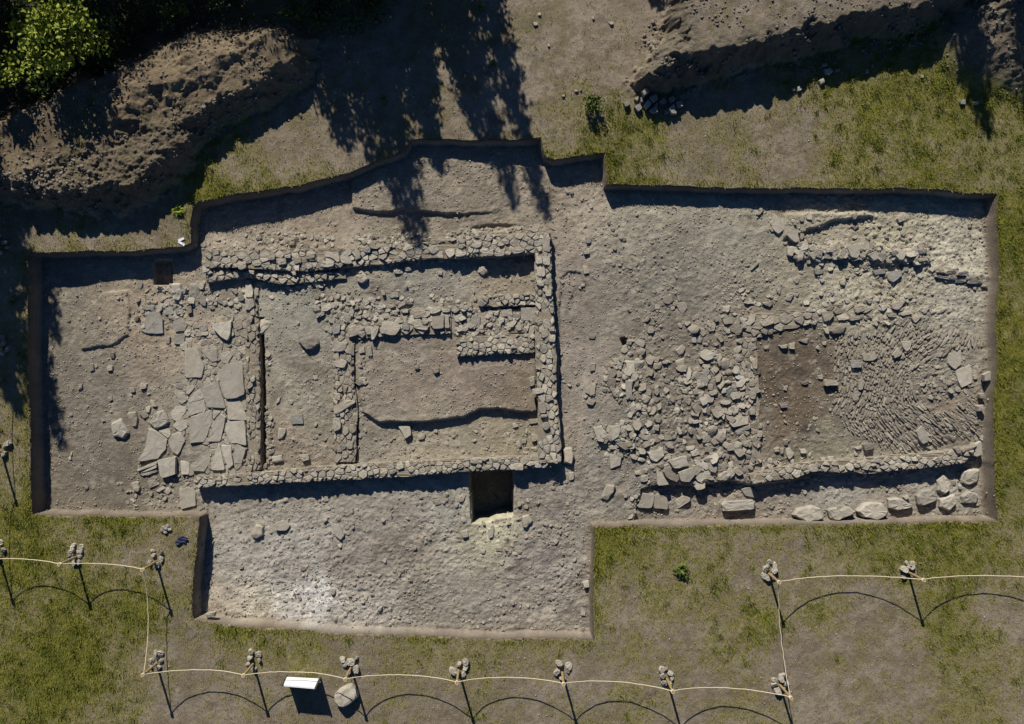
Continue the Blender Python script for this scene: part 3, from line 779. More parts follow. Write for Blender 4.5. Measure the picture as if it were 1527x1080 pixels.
I .07|420,840 520,840 490,875 450,860
I f .03|330,570 380,500 400,510 340,570
I rb .07|1150,210 1210,180 1230,210 1190,240|small dark reddish stone alone near the shaded north cut
I .06|1180,870 1270,860 1270,910 1190,930
I f .06|390,1000 520,940 520,1010 430,1040
I p .05|1110,600 1145,610 1140,640 1110,640
I .06|1060,650 1120,640 1110,700 1070,690
I g .05|80,960 190,970 190,1015 110,1010
I p .05|240,1020 300,1015 290,1055 250,1050
I p .05|810,375 870,370 870,410 820,410
I .05|800,310 840,305 835,345 805,345
I p .05|790,490 830,485 825,520 795,520
I p .05|950,390 990,390 985,425 955,425
I .05|590,340 640,330 630,360 600,360
I .04|700,760 735,755 720,790 700,790
I .06|370,110 440,60 430,85 390,120
I g .07|850,560 940,570 920,605 860,605
I .05|730,120 780,110 770,170 735,170
I .05|680,160 710,155 710,200 685,200
J fg .08|355,590 460,565 475,610 400,670 360,650|blue grey tilted slab below the upper right rubble row
J .10|600,400 680,390 680,430 620,440
J p .08|430,140 490,100 490,160 450,180
J fg .05|230,570 340,560 330,600 250,610
J g .06|480,540 530,545 525,580 480,580
J .09|380,850 460,830 490,850 440,900 390,890
J p .06|280,850 350,840 355,880 310,915
J .06|340,930 430,920 430,960 360,960
J .06|450,920 530,900 560,930 470,950
J f .06|550,960 640,950 580,1010
J .06|70,880 160,860 165,910 80,920
J .06|30,960 120,940 130,980 40,990
J .08|600,470 650,470 640,500 610,500
J p .05|170,300 215,295 210,320 175,320
J p .04|1105,285 1135,285 1130,305 1108,305
J p .05|80,555 125,550 110,580 75,580
J p .04|830,540 880,540 870,565 835,565
J p .04|710,755 740,750 735,775 712,775
K p .10|560,360 640,350 630,385 580,385|pale stone with a dark shadow near the top of the hearth room floor
K .07|645,345 700,330 695,395 645,390
K .07|720,320 810,300 800,350
K .16|945,640 1050,650 1060,690 940,700|tilted block with deep shadow at the left edge of the slate floor
K g .10|1150,480 1250,480 1250,545 1160,550
K .06|1250,430 1360,410 1385,460 1340,490 1260,490
K .09|1225,640 1270,650 1255,730 1220,730
K .06|1170,790 1200,740 1245,750 1205,820 1175,820
K p .08|870,390 890,355 905,400
K bd .14|980,240 1040,200 1130,200 1100,260 1010,270|dark rough boulder at the top left of the slate floor
K .08|930,220 980,210 980,270 945,260
K .07|560,840 630,830 635,875 580,880
K .06|610,700 640,690 630,740 600,730
K d .06|740,660 810,650 800,685 750,685
K .05|430,370 490,365 480,395 440,395
K .05|920,330 960,325 955,360 925,360
K .05|1060,400 1100,395 1095,425 1065,425
K p .05|880,610 930,605 930,640 890,640
L fp .04|975,430 1075,400 1070,520 1020,560 960,510|upper of two smooth slabs at the right side of the slate floor
L f .05|1030,570 1150,520 1160,670 1070,710 1040,640|lower of two smooth slabs at the right side of the slate floor
L p .12|505,440 550,375 590,410 570,450 520,470|pale tilted stone with dark shadow on the upper slate floor
L f .08|580,330 665,325 650,390 620,415 590,380
L p .08|1260,600 1320,570 1320,650 1270,660
L .08|1210,860 1260,850 1270,900 1215,910
L .05|1225,760 1270,755 1275,800 1230,800
L .05|1170,610 1210,600 1210,640 1175,645
L p .04|725,680 790,665 760,700 730,700
L p .04|850,525 900,520 895,555 855,555
L p .04|615,650 655,645 650,675 620,675
M fp .05|620,390 660,375 690,430 650,475 625,440|pale leaf shaped slab at the bottom of the hearth room floor
M p .08|730,385 790,385 795,420 745,425
M .07|600,305 640,305 640,360 605,355
M b .09|520,380 570,370 570,410 530,415
M p .06|810,520 850,510 895,560 870,575 810,570
M bp .06|965,450 1020,445 1030,490 980,500
M p .05|895,460 950,455 940,500
M p .06|655,480 690,470 690,510 665,515
M p .07|330,640 370,640 430,655 350,680
M .07|575,380 605,375 600,430 575,430
M .06|385,175 430,175 425,215 385,215
M .06|380,235 430,235 425,290 380,290
M p .05|415,540 450,535 445,575 415,575
M p .05|480,540 520,535 510,570 485,570
M p .05|540,520 590,510 580,560 545,560
M p .07|1190,375 1250,360 1245,385 1200,390
M d .12|1258,345 1350,335 1345,390 1270,400|dark block under two thin slates at the bottom of the slate floor
M bp .20|685,940 720,890 850,855 910,880 940,960 800,1000|leftmost boulder of the row along the lower right trench edge
M bp .18|975,890 1040,870 1080,900 1140,860 1200,910 1050,990 1000,970|cracked pale boulder, second from the left in the lower right row
N bp .24|220,900 290,840 420,830 475,900 460,935 380,980 260,950|large rounded boulder, third from the left in the lower right row
N bp .22|470,800 560,790 680,850 690,870 550,900 480,880|flat topped boulder with a dark underside, fourth from the left in the lower right row
N bp .25|710,780 740,730 830,720 890,780 880,820 760,860 720,850|boulder with the deepest shadow, fifth from the left in the lower right row
N bp .20|880,640 930,590 985,650 985,730 940,765 885,740|tall pointed boulder above the row at the lower right trench corner
N bp .20|900,800 990,770 1030,760 1045,840 980,905 900,870|boulder below the tall pointed one, sixth from the left in the lower right row
N bp .16|1070,640 1090,560 1230,545 1220,660 1140,690 1080,670|upper square boulder in the lower right corner of the trench
N bp .18|1080,780 1130,730 1220,760 1210,840 1090,840|lower square boulder in the lower right corner of the trench
N fp .10|775,430 830,400 890,400 910,450 820,525|large pale slab at the right end of the hearth room lower wall
N .08|1010,380 1050,360 1070,410 1040,430
N .08|1060,390 1100,370 1115,390 1080,420
N f .10|1130,380 1230,320 1250,430 1200,450 1150,430|broad slab in the right hand corner above the square boulders
N f .06|700,240 750,195 800,270 800,330 760,345 720,300|smooth oval slab lying on the lower slate floor
N p .07|515,520 560,500 590,530 560,545
N p .10|590,780 640,770 650,800 610,805
N p .06|225,490 280,480 300,520 240,540
N p .06|1050,690 1080,680 1075,720 1055,720
N r .05|530,690 570,680 580,710 545,715
N p .06|320,520 360,505 375,520 330,535
N p .06|390,495 430,485 440,510 400,515
d bp .14|1345,70 1370,10 1410,20 1410,70 1370,90|rounded pale boulder standing alone in the lower trench near its left end
b .09|100,870 150,850 190,880 170,905 110,905|squat grey stone right of the rounded pale boulder in the lower trench
b f .08|400,860 450,880 480,930 460,955 430,930|long slanting stone in the upper middle of the lower trench
b p .08|1100,910 1140,905 1150,940 1115,945
b p .06|1250,900 1285,885 1280,940 1255,950
b .05|950,740 990,735 1000,765 970,770
b .05|1090,730 1130,725 1120,750 1095,752
b .05|1070,765 1095,760 1090,780 1072,782
b p .04|560,80 600,85 580,125 550,120
c b .09|65,830 100,820 125,855 90,895 70,890|stone with shadow right of the deep square pit
c p .05|315,595 345,590 345,630 320,640
c p .03|355,800 378,798 375,820 355,820
e p .08|390,320 425,310 430,345 400,350|white edged stone near the right edge of the lower trench
e p .04|385,450 410,480 405,500 380,500
d p .04|1095,490 1155,475 1150,505 1110,510
h p .05|1210,145 1240,140 1235,165 1215,165
h .04|1290,130 1330,130 1325,150 1295,155
i .05|470,985 500,980 505,1020 480,1025
i .05|580,990 605,990 605,1020 585,1022
i .05|590,920 615,920 612,955 590,955
"""
HEAPS = """
f g .16|710,490 740,465 750,490 720,515
f .10|665,530 695,510 690,545
f d .14|610,550 640,530 650,560 620,575
f g .14|665,570 700,555 715,580 690,600
f .16|720,560 745,530 765,555 735,585
f g .18|750,520 790,500 800,530 770,550
f g .18|750,590 790,560 800,600 770,605
f d .16|800,545 830,520 850,550 815,560
f g .16|850,530 880,510 895,535 870,550
f p .18|850,580 885,555 900,610 870,610
f .14|890,545 930,540 935,570 900,575
f .12|830,590 850,585 858,605 838,612
f g .14|700,520 715,510 722,545 705,548
f .12|775,565 795,545 800,562
g bp .16|370,370 400,360 420,380 400,400 375,395
g bp .14|340,430 365,415 375,440 350,455
g p .10|220,460 245,455 248,485 225,490
g .10|355,340 385,335 390,355 360,360
g p .08|195,475 215,465 215,485 200,490
g .08|425,370 450,365 455,382 430,388
g p .07|885,400 905,400 905,420 888,420
g .10|1095,535 1130,530 1130,560 1100,560
g .10|1170,545 1200,540 1200,560 1175,562
g .09|590,370 612,368 610,390 592,392
g .08|620,345 636,343 636,362 622,365
f p .06|530,118 555,112 560,130 540,135
f p .06|120,118 150,115 155,135 130,138
f p .05|145,68 168,65 170,82 150,84
f p .05|200,235 215,232 218,250 204,252
f p .05|440,88 455,86 456,104 443,106
f p .05|375,475 390,475 388,488 376,490
f p .05|345,482 370,482 368,494 348,494
f p .05|275,512 300,505 298,520 280,522
"""
# name, label, top height, base height, stone spacing (px), outline in photo pixels at the wall top
WALLS = [
 ('stone_wall', 'long north wall of the main building with a double row of pale capping stones', -.13, -.52, 10, [(306,372),(360,374),(420,372),(520,370),(580,366),(640,360),(700,352),(738,349),(818,347),(820,372),(798,377),(740,382),(690,385),(640,385),(585,392),(530,397),(460,404),(440,404),(370,400),(306,398)]),
 ('stone_wall', 'lower stone ledge built along the front of the west end of the north wall', -.24, -.5, 10, [(306,400),(370,403),(440,405),(514,406),(516,415),(470,420),(425,424),(365,413),(307,421)]),
 ('stone_wall', 'middle wall spine of large squared blocks crossing the main building', -.29, -.48, 11, [(518,486),(560,478),(610,470),(640,457),(703,454),(704,464),(672,468),(672,497),(600,500),(520,506)]),
 ('stone_wall', 'short small wall closing the deep upper right cell of the main building', -.24, -.5, 9, [(714,447),(730,440),(800,437),(800,454),(760,456),(714,457)]),
 ('stone_wall', 'short inner wall with a straight pale front below the middle wall spine', -.24, -.44, 9, [(680,504),(740,500),(797,498),(797,526),(740,528),(681,532)]),
 ('stone_wall', 'low inner cross wall running down beside the long west room', -.36, -.47, 9.5, [(497,480),(520,480),(530,506),(527,560),(533,610),(529,690),(499,690),(496,600)]),
 ('stone_wall', 'west wall of the main building beside the flagged pavement with a black crack along it', -.35, -.7, 9, [(366,440),(382,440),(386,480),(387,560),(388,700),(372,702),(366,600)]),
 ('stone_wall', 'long straight east wall of the main building with a dark outer face', -.12, -.54, 10, [(798,349),(821,345),(824,430),(828,500),(830,580),(837,690),(803,690),(803,600),(799,520)]),
 ('stone_wall', 'long south wall of the main building casting a black shadow on the lower trench', -.22, -.6, 8.5, [(288,712),(400,704),(500,695),(640,687),(835,679),(837,696),(700,703),(600,711),(500,716),(400,722),(291,728)]),
 ('stone_wall', 'upper wall of the hearth room, half buried among pale rubble', -.36, -.46, 13, [(1100,474),(1130,466),(1180,460),(1260,452),(1302,460),(1300,475),(1222,480),(1180,490),(1128,504),(1104,500)]),
 ('stone_wall', 'tumbled left wall of the hearth room', -.37, -.47, 10, [(1098,506),(1128,502),(1131,560),(1132,620),(1136,690),(1102,692),(1100,600)]),
 ('stone_wall', 'lower wall of the hearth room with a sharp black shadow along its foot', -.27, -.66, 10, [(1118,708),(1200,691),(1300,683),(1400,676),(1440,668),(1458,664),(1440,690),(1390,697),(1300,706),(1215,703),(1190,712),(1122,722)]),
]
rng = random.Random(11)
traced = []          # (world poly list, z top, thick, flags, label, tile group)
def parse(text, heap):
    for ln in text.strip().split('\n'):
        a = ln.split('|'); h = a[0].split(); t = TILE[h[0]]; flags = h[1] if len(h) == 3 else ''; th = float(h[-1])
        px = [(t[0] + float(q.split(',')[0]) / t[2], t[1] + float(q.split(',')[1]) / t[2]) for q in a[1].split()]
        cx = sum(p[0] for p in px) / len(px); cy = sum(p[1] for p in px) / len(px)
        traced.append(dict(px=px, c=(cx, cy), th=th, fl=flags, label=a[2] if len(a) > 2 else None, heap=heap))
parse(DATA, False); parse(HEAPS, True)
def pick(fl):
    return M['pale'] if 'p' in fl else M['dark'] if 'd' in fl else M['grey'] if 'g' in fl else M['red'] if 'r' in fl else M['stone']
def area(P): return abs(sum(P[i][0] * P[(i + 1) % len(P)][1] - P[(i + 1) % len(P)][0] * P[i][1] for i in range(len(P)))) / 2

# ------------------------------------------------------------------ walls
for wi, (nm, lab, zt, zb, sp, outl) in enumerate(WALLS):
    wp = wpoly(outl, zt); cx = sum(p[0] for p in wp) / len(wp); cy = sum(p[1] for p in wp) / len(wp)
    root = empty(nm, (cx, cy, zb), label=lab, cat='wall', group='ruined stone walls', kind='thing')
    mine = []
    for t in traced:
        if not t['heap'] and 'b' not in t['fl'] and t['label'] is None and t.get('own') is None and inpoly(t['c'][0], t['c'][1], outl): t['own'] = wi; mine.append(t)
    # earth core
    core = MB(); n = len(wp); ins = .03
    def shrink(p, k): 
        d = math.hypot(p[0] - cx, p[1] - cy); return (cx + (p[0] - cx) * (1 - k / max(d, .2)), cy + (p[1] - cy) * (1 - k / max(d, .2)))
    dens = []
    for i in range(n):
        a, b = wp[i], wp[(i + 1) % n]; L = math.hypot(b[0] - a[0], b[1] - a[1]); k = max(1, int(L / .15))
        for q in range(k):
            t = q / k; j = rng.uniform(-.03, .03) if q else 0
            dens.append((a[0] + (b[0] - a[0]) * t - (b[1] - a[1]) / L * j, a[1] + (b[1] - a[1]) * t + (b[0] - a[0]) / L * j))
    m = len(dens); vv = [(x, y, zb - .12) for x, y in dens] + [(x + rng.uniform(-.01, .01), y + rng.uniform(-.01, .01), zt - .03 + rng.uniform(-.015, .012)) for x, y in dens]
    core.v = vv
    ccw = sum(dens[i][0] * dens[(i + 1) % m][1] - dens[(i + 1) % m][0] * dens[i][1] for i in range(m)) > 0
    for i in range(m):
        q = [i, (i + 1) % m, m + (i + 1) % m, m + i]; core.f.append(q if ccw else q[::-1])
    for tr in tessellate_polygon([[Vector((x, y, 0)) for x, y in dens]]):
        tr = list(tr); a, b, c_ = [dens[k] for k in tr]
        if (b[0] - a[0]) * (c_[1] - a[1]) - (c_[0] - a[0]) * (b[1] - a[1]) < 0: tr = tr[::-1]
        core.f.append([m + k for k in tr])
    core.build('rubble_core', M['mortar'], root)
    # capping stones: voronoi cells of jittered seeds, clipped by the outline
    s = sp * S; x0, x1 = min(p[0] for p in wp), max(p[0] for p in wp); y0, y1 = min(p[1] for p in wp), max(p[1] for p in wp)
    # long axis of the wall: stones lie along it
    mx_ = sum(p[0] for p in dens) / m; my_ = sum(p[1] for p in dens) / m
    sxx = sum((p[0] - mx_) ** 2 for p in dens); syy = sum((p[1] - my_) ** 2 for p in dens); sxy = sum((p[0] - mx_) * (p[1] - my_) for p in dens)
    ax = .5 * math.atan2(2 * sxy, sxx - syy); ca, sa = math.cos(ax), math.sin(ax); K = 1.28
    fw = lambda x, y: ((x * ca + y * sa) / K, -x * sa + y * ca)
    bk = lambda u, v_: (u * K * ca - v_ * sa, u * K * sa + v_ * ca)
    seeds = []
    for _ in range(int(3500 + 60 * area(wp) / s ** 2)):
        x, y = rng.uniform(x0, x1), rng.uniform(y0, y1)
        if not inpoly(x, y, wp): continue
        rr_ = s * rng.choice([.55, .7, .8, .95, 1.15]); u, v_ = fw(x, y)
        if any((u - q[0]) ** 2 + (v_ - q[1]) ** 2 < (.5 * (rr_ + q[2])) ** 2 for q in seeds): continue
        if any(inpoly(x, y, t.setdefault('w', wpoly(t['px'], zt))) for t in mine): continue
        seeds.append((u, v_, rr_))
    caps = MB()
    for (u, v_, rr_) in seeds:
        cell = [(u + s * 1.25 * math.cos(k * .785), v_ + s * 1.25 * math.sin(k * .785)) for k in range(8)]
        for (ou, ov, orr) in seeds:
            d2 = (ou - u) ** 2 + (ov - v_) ** 2
            if 0 < d2 < (3.2 * s) ** 2:
                f_ = .5 + .12 * (rr_ - orr) / s
                cell = clip_half(cell, u + (ou - u) * f_, v_ + (ov - v_) * f_, ou - u, ov - v_)
                if len(cell) < 3: break
        if len(cell) < 3: continue
        k = rng.uniform(.84, .97); cell = [bk(u + (p[0] - u) * k, v_ + (p[1] - v_) * k) for p in cell]; sx, sy = bk(u, v_); c2 = []
        for p in cell:
            if not inpoly(p[0], p[1], wp):
                lo, hi = 0.0, 1.0
                for _ in range(6):
                    md = (lo + hi) / 2
                    if inpoly(sx + (p[0] - sx) * md, sy + (p[1] - sy) * md, wp): lo = md
                    else: hi = md
                q = lo + rng.uniform(-.05, .1); p = (sx + (p[0] - sx) * q, sy + (p[1] - sy) * q)
            c2.append(p)
        cl = []
        for p_ in c2:
            if not cl or math.hypot(p_[0] - cl[-1][0], p_[1] - cl[-1][1]) > .022: cl.append(p_)
        if len(cl) < 3 or area(cl) < .0022 or rng.random() < .05: continue
        stone_geo(caps, cl, zt + rng.gauss(.006, .024), .13, rng, tilt=(rng.gauss(0, .12), rng.gauss(0, .12)), rough=.006, chop=.09)
    caps.build('capping_stones', M['cap'] if wi in (0, 1, 2, 3, 4, 7, 8, 11) else M['stone'], root)
    # courses of face stones down both sides
    face = MB(); z = zt - .07
    if zt - zb > .14:
        lvl = 0
        while z > zb - .02:
            hgt = rng.uniform(.06, .1)
            for i in range(n):
                a, b = wp[i], wp[(i + 1) % n]; L = math.hypot(b[0] - a[0], b[1] - a[1])
                if L < .1: continue
                ux, uy = (b[0] - a[0]) / L, (b[1] - a[1]) / L; nx, ny = (uy, -ux) if ccw else (-uy, ux)
                q = 0
                while q < L:
                    w_ = rng.uniform(.11, .3); e = min(q + w_, L); o = rng.uniform(-.015, .025); dd = .10
                    P = [(a[0] + ux * q + nx * o, a[1] + uy * q + ny * o), (a[0] + ux * (e - .012) + nx * o, a[1] + uy * (e - .012) + ny * o),
                         (a[0] + ux * (e - .012) - nx * dd, a[1] + uy * (e - .012) - ny * dd), (a[0] + ux * q - nx * dd, a[1] + uy * q - ny * dd)]
                    if e - q > .05: stone_geo(face, P, z, hgt, rng, tilt=(0, 0), rough=.004, bevel=.008, chop=.08)
                    q = e
            z -= hgt + .008; lvl += 1
        face.build('face_courses', M['stone'], root)
    for t in mine:
        mb = MB(); P = wpoly(t['px'], zt + .02); zz = zt + .045 + rng.uniform(0, .03)
        stone_geo(mb, P, zz, .13 + t['th'] * .5, rng, rough=.006)
        o = mb.build('wall_stone', pick(t['fl']), root)
# ------------------------------------------------------------------ loose stones, flagstones, boulders: each a thing
ZONES = [((240,395,400,716), 'in the flagged pavement beside the west wall', 'stones of the flagged pavement'),
 ((40,370,240,771), 'on the left trench earth', 'loose stones in the left trench'),
 ((240,340,420,440), 'in the bank left of the north wall', 'loose stones of the left bank'),
 ((388,425,500,716), 'on the floor of the long west room', 'loose stones in the long west room'),
 ((420,330,835,425), 'around the north wall', 'loose stones around the north wall'),
 ((500,425,835,545), 'along the middle wall spine', 'loose stones along the middle wall'),
 ((500,545,842,702), 'on the floor of the main room', 'loose stones in the main room'),
 ((835,200,905,640), 'in the corridor right of the building', 'loose stones in the corridor'),
 ((295,702,880,955), 'in the lower trench', 'loose stones in the lower trench'),
 ((880,400,1000,640), 'in the left part of the middle rubble', 'loose stones of the middle rubble'),
 ((1000,400,1136,600), 'in the upper part of the middle rubble', 'loose stones of the middle rubble'),
 ((1000,600,1136,700), 'in the right part of the middle rubble', 'loose stones of the middle rubble'),
 ((840,640,1136,790), 'in the lower part of the middle rubble', 'loose stones of the middle rubble'),
 ((1060,290,1500,452), 'in the upper right dig corner', 'loose stones of the upper right corner'),
 ((1136,452,1245,690), 'on the brown earth of the hearth room', 'loose stones in the hearth room'),
 ((1245,452,1480,675), 'on the slate floor', 'loose stones on the slate floor'),
 ((1100,660,1490,790), 'along the lower right trench edge', 'loose stones at the lower right edge'),
 ((905,100,1060,190), 'in the heap below the spoil ridge', 'heap of stones at the foot of the spoil ridge'),
 ((1060,0,1527,220), 'on grass below the spoil ridge', 'stones along the foot of the spoil ridge'),
 ((0,0,1527,200), 'on bare earth between the heaps', 'stones on the bare earth between the spoil heaps')]
def zone(c):
    for (x0, y0, x1, y1), ph, gr in ZONES:
        if x0 <= c[0] <= x1 and y0 <= c[1] <= y1: return (x0, y0, x1, y1), ph, gr
    return (0, 0, 1527, 1080), 'on the ground', 'loose stones'
def autolabel(t, noun):
    (x0, y0, x1, y1), ph, gr = zone(t['c']); a = area(t['px'])
    u, v = (t['c'][0] - x0) / (x1 - x0), (t['c'][1] - y0) / (y1 - y0)
    pos = ['upper', 'middle', 'lower'][min(2, int(v * 3))] + ' ' + ['left', 'centre', 'right'][min(2, int(u * 3))]
    size = 'tiny' if a < 60 else 'small' if a < 130 else 'medium sized' if a < 300 else 'large'
    xs = [p[0] for p in t['px']]; ys = [p[1] for p in t['px']]; asp = (max(xs) - min(xs)) / (max(ys) - min(ys) + .01)
    shp = 'rounded' if 'b' in t['fl'] else 'wide' if asp > 1.6 else 'upright' if asp < .65 else 'flat' if 'f' in t['fl'] else 'angular'
    tone = 'pale' if 'p' in t['fl'] else 'dark' if 'd' in t['fl'] else 'grey' if 'g' in t['fl'] else 'reddish' if 'r' in t['fl'] else 'brown'
    return f'{size} {shp} {tone} {noun} {ph}, {pos}'.replace('flagged pavement beside the west wall', 'flagged pavement'), gr
nloose = 0
for t in traced:
    if t.get('own') is not None: continue
    fl = t['fl']; a = area(t['px']); th = t['th'] * (.7 if 'f' in t['fl'] else .8 if 'b' in t['fl'] else 1.0)
    x, y, z = onground(t['c'][0], t['c'][1], th)
    z = max(z, np.mean([HZ(*W(q[0], q[1], z)) for q in t['px']])) + (.03 if 'f' in fl else 0)
    ztop = z + th
    P = wpoly(t['px'], ztop); mb = MB(); ox, oy = W(*t['c'], ztop)
    big = a > 180
    nm = 'flagstone' if 'f' in fl and zone(t['c'])[1].startswith('in the flagged') else 'boulder' if 'b' in fl and a > 350 else 'stone_slab' if 'f' in fl and a > 160 else 'loose_stone'
    if 'f' in fl: P = [(ox + (q[0] - ox) * 1.04, oy + (q[1] - oy) * 1.04) for q in P]
    if 'b' in fl and a > 350 and t['c'][1] > 600: stone_geo(mb, P, ztop, th + .1, rng, rough=.014, bevel=.05, chop=.1, tilt=(rng.gauss(0, .1), rng.gauss(-.05, .1)))
    elif 'b' in fl: stone_geo(mb, P, ztop, th + .1, rng, dome=rng.uniform(.12, .35), chop=.13)
    else: stone_geo(mb, P, ztop, th + .1, rng, rough=.005, chop=.07 if 'f' in fl else .11, tilt=(rng.gauss(0, .035), rng.gauss(0, .035)) if 'f' in fl else (rng.gauss(0, .1), rng.gauss(0, .1)))
    o = mb.build(nm, M['cap'] if nm in ('flagstone', 'stone_slab') and not 'g' in fl or (nm == 'boulder' and 'p' in fl) else pick(fl), origin=(ox, oy, z))
    lab, gr = autolabel(t, {'flagstone': 'flagstone', 'boulder': 'boulder', 'stone_slab': 'slab', 'loose_stone': 'stone'}[nm])
    tag(o, t['label'] or lab, {'flagstone': 'flagstone', 'boulder': 'boulder', 'stone_slab': 'slab', 'loose_stone': 'stone'}[nm], gr)
    o['kind'] = 'thing'; nloose += 1
print('loose traced stones', nloose)

# ------------------------------------------------------------------ small rubble nobody could count
RUB = [
 ([(672,464),(800,456),(800,497),(680,502)], 280, (3,7.5), 'cap'),
 ([(470,450),(520,446),(640,440),(702,452),(640,460),(560,478),(495,486)], 240, (3,7.5), 'cap'),
 ([(240,430),(385,430),(385,500),(250,500)], 190, (3,7.5), 'cap'),
 ([(890,480),(1000,440),(1130,470),(1130,700),(1090,735),(980,735),(960,690),(900,660)], 190, (1.4,3.2), 'stone'),
 ([(922,505),(946,505),(944,610),(920,660),(905,660)], 170, (2.5,7), 'cap'),
 ([(885,600),(960,600),(990,690),(900,690)], 130, (3,8), 'cap'),  # px polygon, stones per 100x100 px, size range px (radius), material
 ([(890,480),(1000,440),(1130,470),(1130,700),(1090,735),(980,735),(960,690),(900,660)], 60, (3,10.5), 'stone'),
 ([(1000,540),(1130,500),(1130,700),(1010,720)], 55, (3.5,10.5), 'cap'),
 ([(300,362),(420,342),(520,350),(640,350),(735,340),(640,400),(500,420),(420,445),(300,430)], 170, (2.2,6.5), 'cap'),
 ([(200,420),(300,430),(390,440),(390,540),(280,500),(200,500)], 85, (2,6), 'stone'),
 ([(275,500),(362,500),(362,700),(270,700)], 70, (2,5), 'stone'),
 ([(362,440),(410,470),(410,700),(362,700)], 130, (2,5), 'stone'),
 ([(470,440),(600,420),(680,440),(680,480),(560,480),(490,500)], 110, (2,6), 'stone'),
 ([(490,490),(550,500),(545,690),(495,690)], 110, (2,5.5), 'stone'),
 ([(700,640),(835,620),(835,695),(720,690)], 120, (2,5.5), 'pale'),
 ([(530,640),(700,645),(700,690),(530,695)], 60, (1.8,4), 'stone'),
 ([(680,330),(835,340),(800,400),(800,500),(680,510),(690,440)], 50, (2,5), 'stone'),
 ([(1150,320),(1280,318),(1390,365),(1390,420),(1300,430),(1180,420),(1150,360)], 80, (2,6), 'pale'),
 ([(1168,362),(1290,362),(1388,366),(1384,392),(1270,388),(1180,386)], 260, (3,9.5), 'cap'),
 ([(1352,548),(1430,530),(1448,560),(1440,592),(1400,596),(1365,590)], 330, (2,5), 'stone'),
 ([(394,486),(406,488),(405,560),(404,640),(404,690),(395,698),(394,600)], 420, (2.5,6), 'stone'),
 ([(500,360),(640,345),(740,338),(810,338),(810,352),(640,366),(500,376)], 240, (2.5,7), 'cap'),
 ([(1060,430),(1300,430),(1400,450),(1400,480),(1220,490),(1100,510),(1050,480)], 110, (2,6), 'pale'),
 ([(1115,690),(1300,665),(1465,650),(1465,690),(1300,712),(1120,730)], 110, (2,5.5), 'pale'),
 ([(930,700),(1100,720),(1180,740),(1180,775),(940,770)], 60, (2,5), 'stone'),
 ([(1130,715),(1300,710),(1460,690),(1460,770),(1180,775)], 50, (2,4.5), 'stone'),
 ([(1136,490),(1250,490),(1250,670),(1136,680)], 26, (1.5,4), 'stone'),
 ([(910,290),(1480,330),(1480,460),(1060,440),(920,480)], 40, (1.5,4), 'stone'),
 ([(830,270),(910,300),(930,500),(900,680),(835,680)], 28, (1.5,4.5), 'stone'),
 ([(100,430),(260,430),(280,750),(100,760)], 26, (1.5,4.5), 'stone'),
 ([(200,680),(290,680),(290,760),(190,750)], 90, (2,5.5), 'stone'),
 ([(410,430),(490,430),(490,690),(410,690)], 30, (1.5,4), 'stone'),
 ([(535,520),(795,530),(795,620),(535,610)], 10, (1.5,3), 'stone'),
 ([(300,745),(690,730),(880,700),(880,940),(300,920)], 48, (1.4,5), 'stone'),
 ([(400,860),(600,850),(860,880),(870,940),(320,925)], 50, (1.5,4), 'pale'),
 ([(690,760),(860,740),(860,850),(700,830)], 50, (1.5,5), 'stone'),
 ([(520,265),(820,215),(820,345),(420,345)], 24, (1.5,3.5), 'stone'),
 ([(1440,300),(1482,300),(1478,770),(1440,770)], 40, (1.5,4), 'stone'),
]
def scatter(name, items, label, cat):
    by = {}
    for poly, den, sr, mk in items:
        ar = area(poly); n = int(ar / 1e4 * den); mb = by.setdefault(mk, MB())
        x0, x1 = min(p[0] for p in poly), max(p[0] for p in poly); y0, y1 = min(p[1] for p in poly), max(p[1] for p in poly)
        k = 0; tries = 0
        while k < n and tries < n * 12:
            tries += 1
            px, py = rng.uniform(x0, x1), rng.uniform(y0, y1)
            if not inpoly(px, py, poly): continue
            if vn(px, py) < rng.uniform(-.5, .25): continue
            x, y, z = onground(px, py); r = (sr[0] + (sr[1] - sr[0]) * rng.random() ** 2.2) * S
            asp = rng.uniform(.45, 1.0); th = r * rng.uniform(.2, .6)
            P = blob(x, y, r, r * asp, rng.gauss(.25, .8), rng)
            stone_geo(mb, P, z + th, th + r * .6, rng, dome=rng.choice([0, 0, 0, .3]), rough=.004, tilt=(rng.gauss(0, .2), rng.gauss(0, .2)), bevel=.01, chop=.1)
            k += 1
    for mk, mb in by.items():
        tag(mb.build(name, M[mk]), label.get(mk, 'loose pale grey rubble tumbled among the walls of the dig'), cat, kind='stuff')
_cache = {}
def vn(px, py):
    return float(fbm(np.array([px * S]), np.array([py * S]), .9, 500, 2)[0]) * 1.3
scatter('rubble', RUB, {'stone': 'small grey brown rubble scattered over the trench floor', 'pale': 'small pale rubble scattered over the light coloured parts of the trench floor'}, 'rubble')

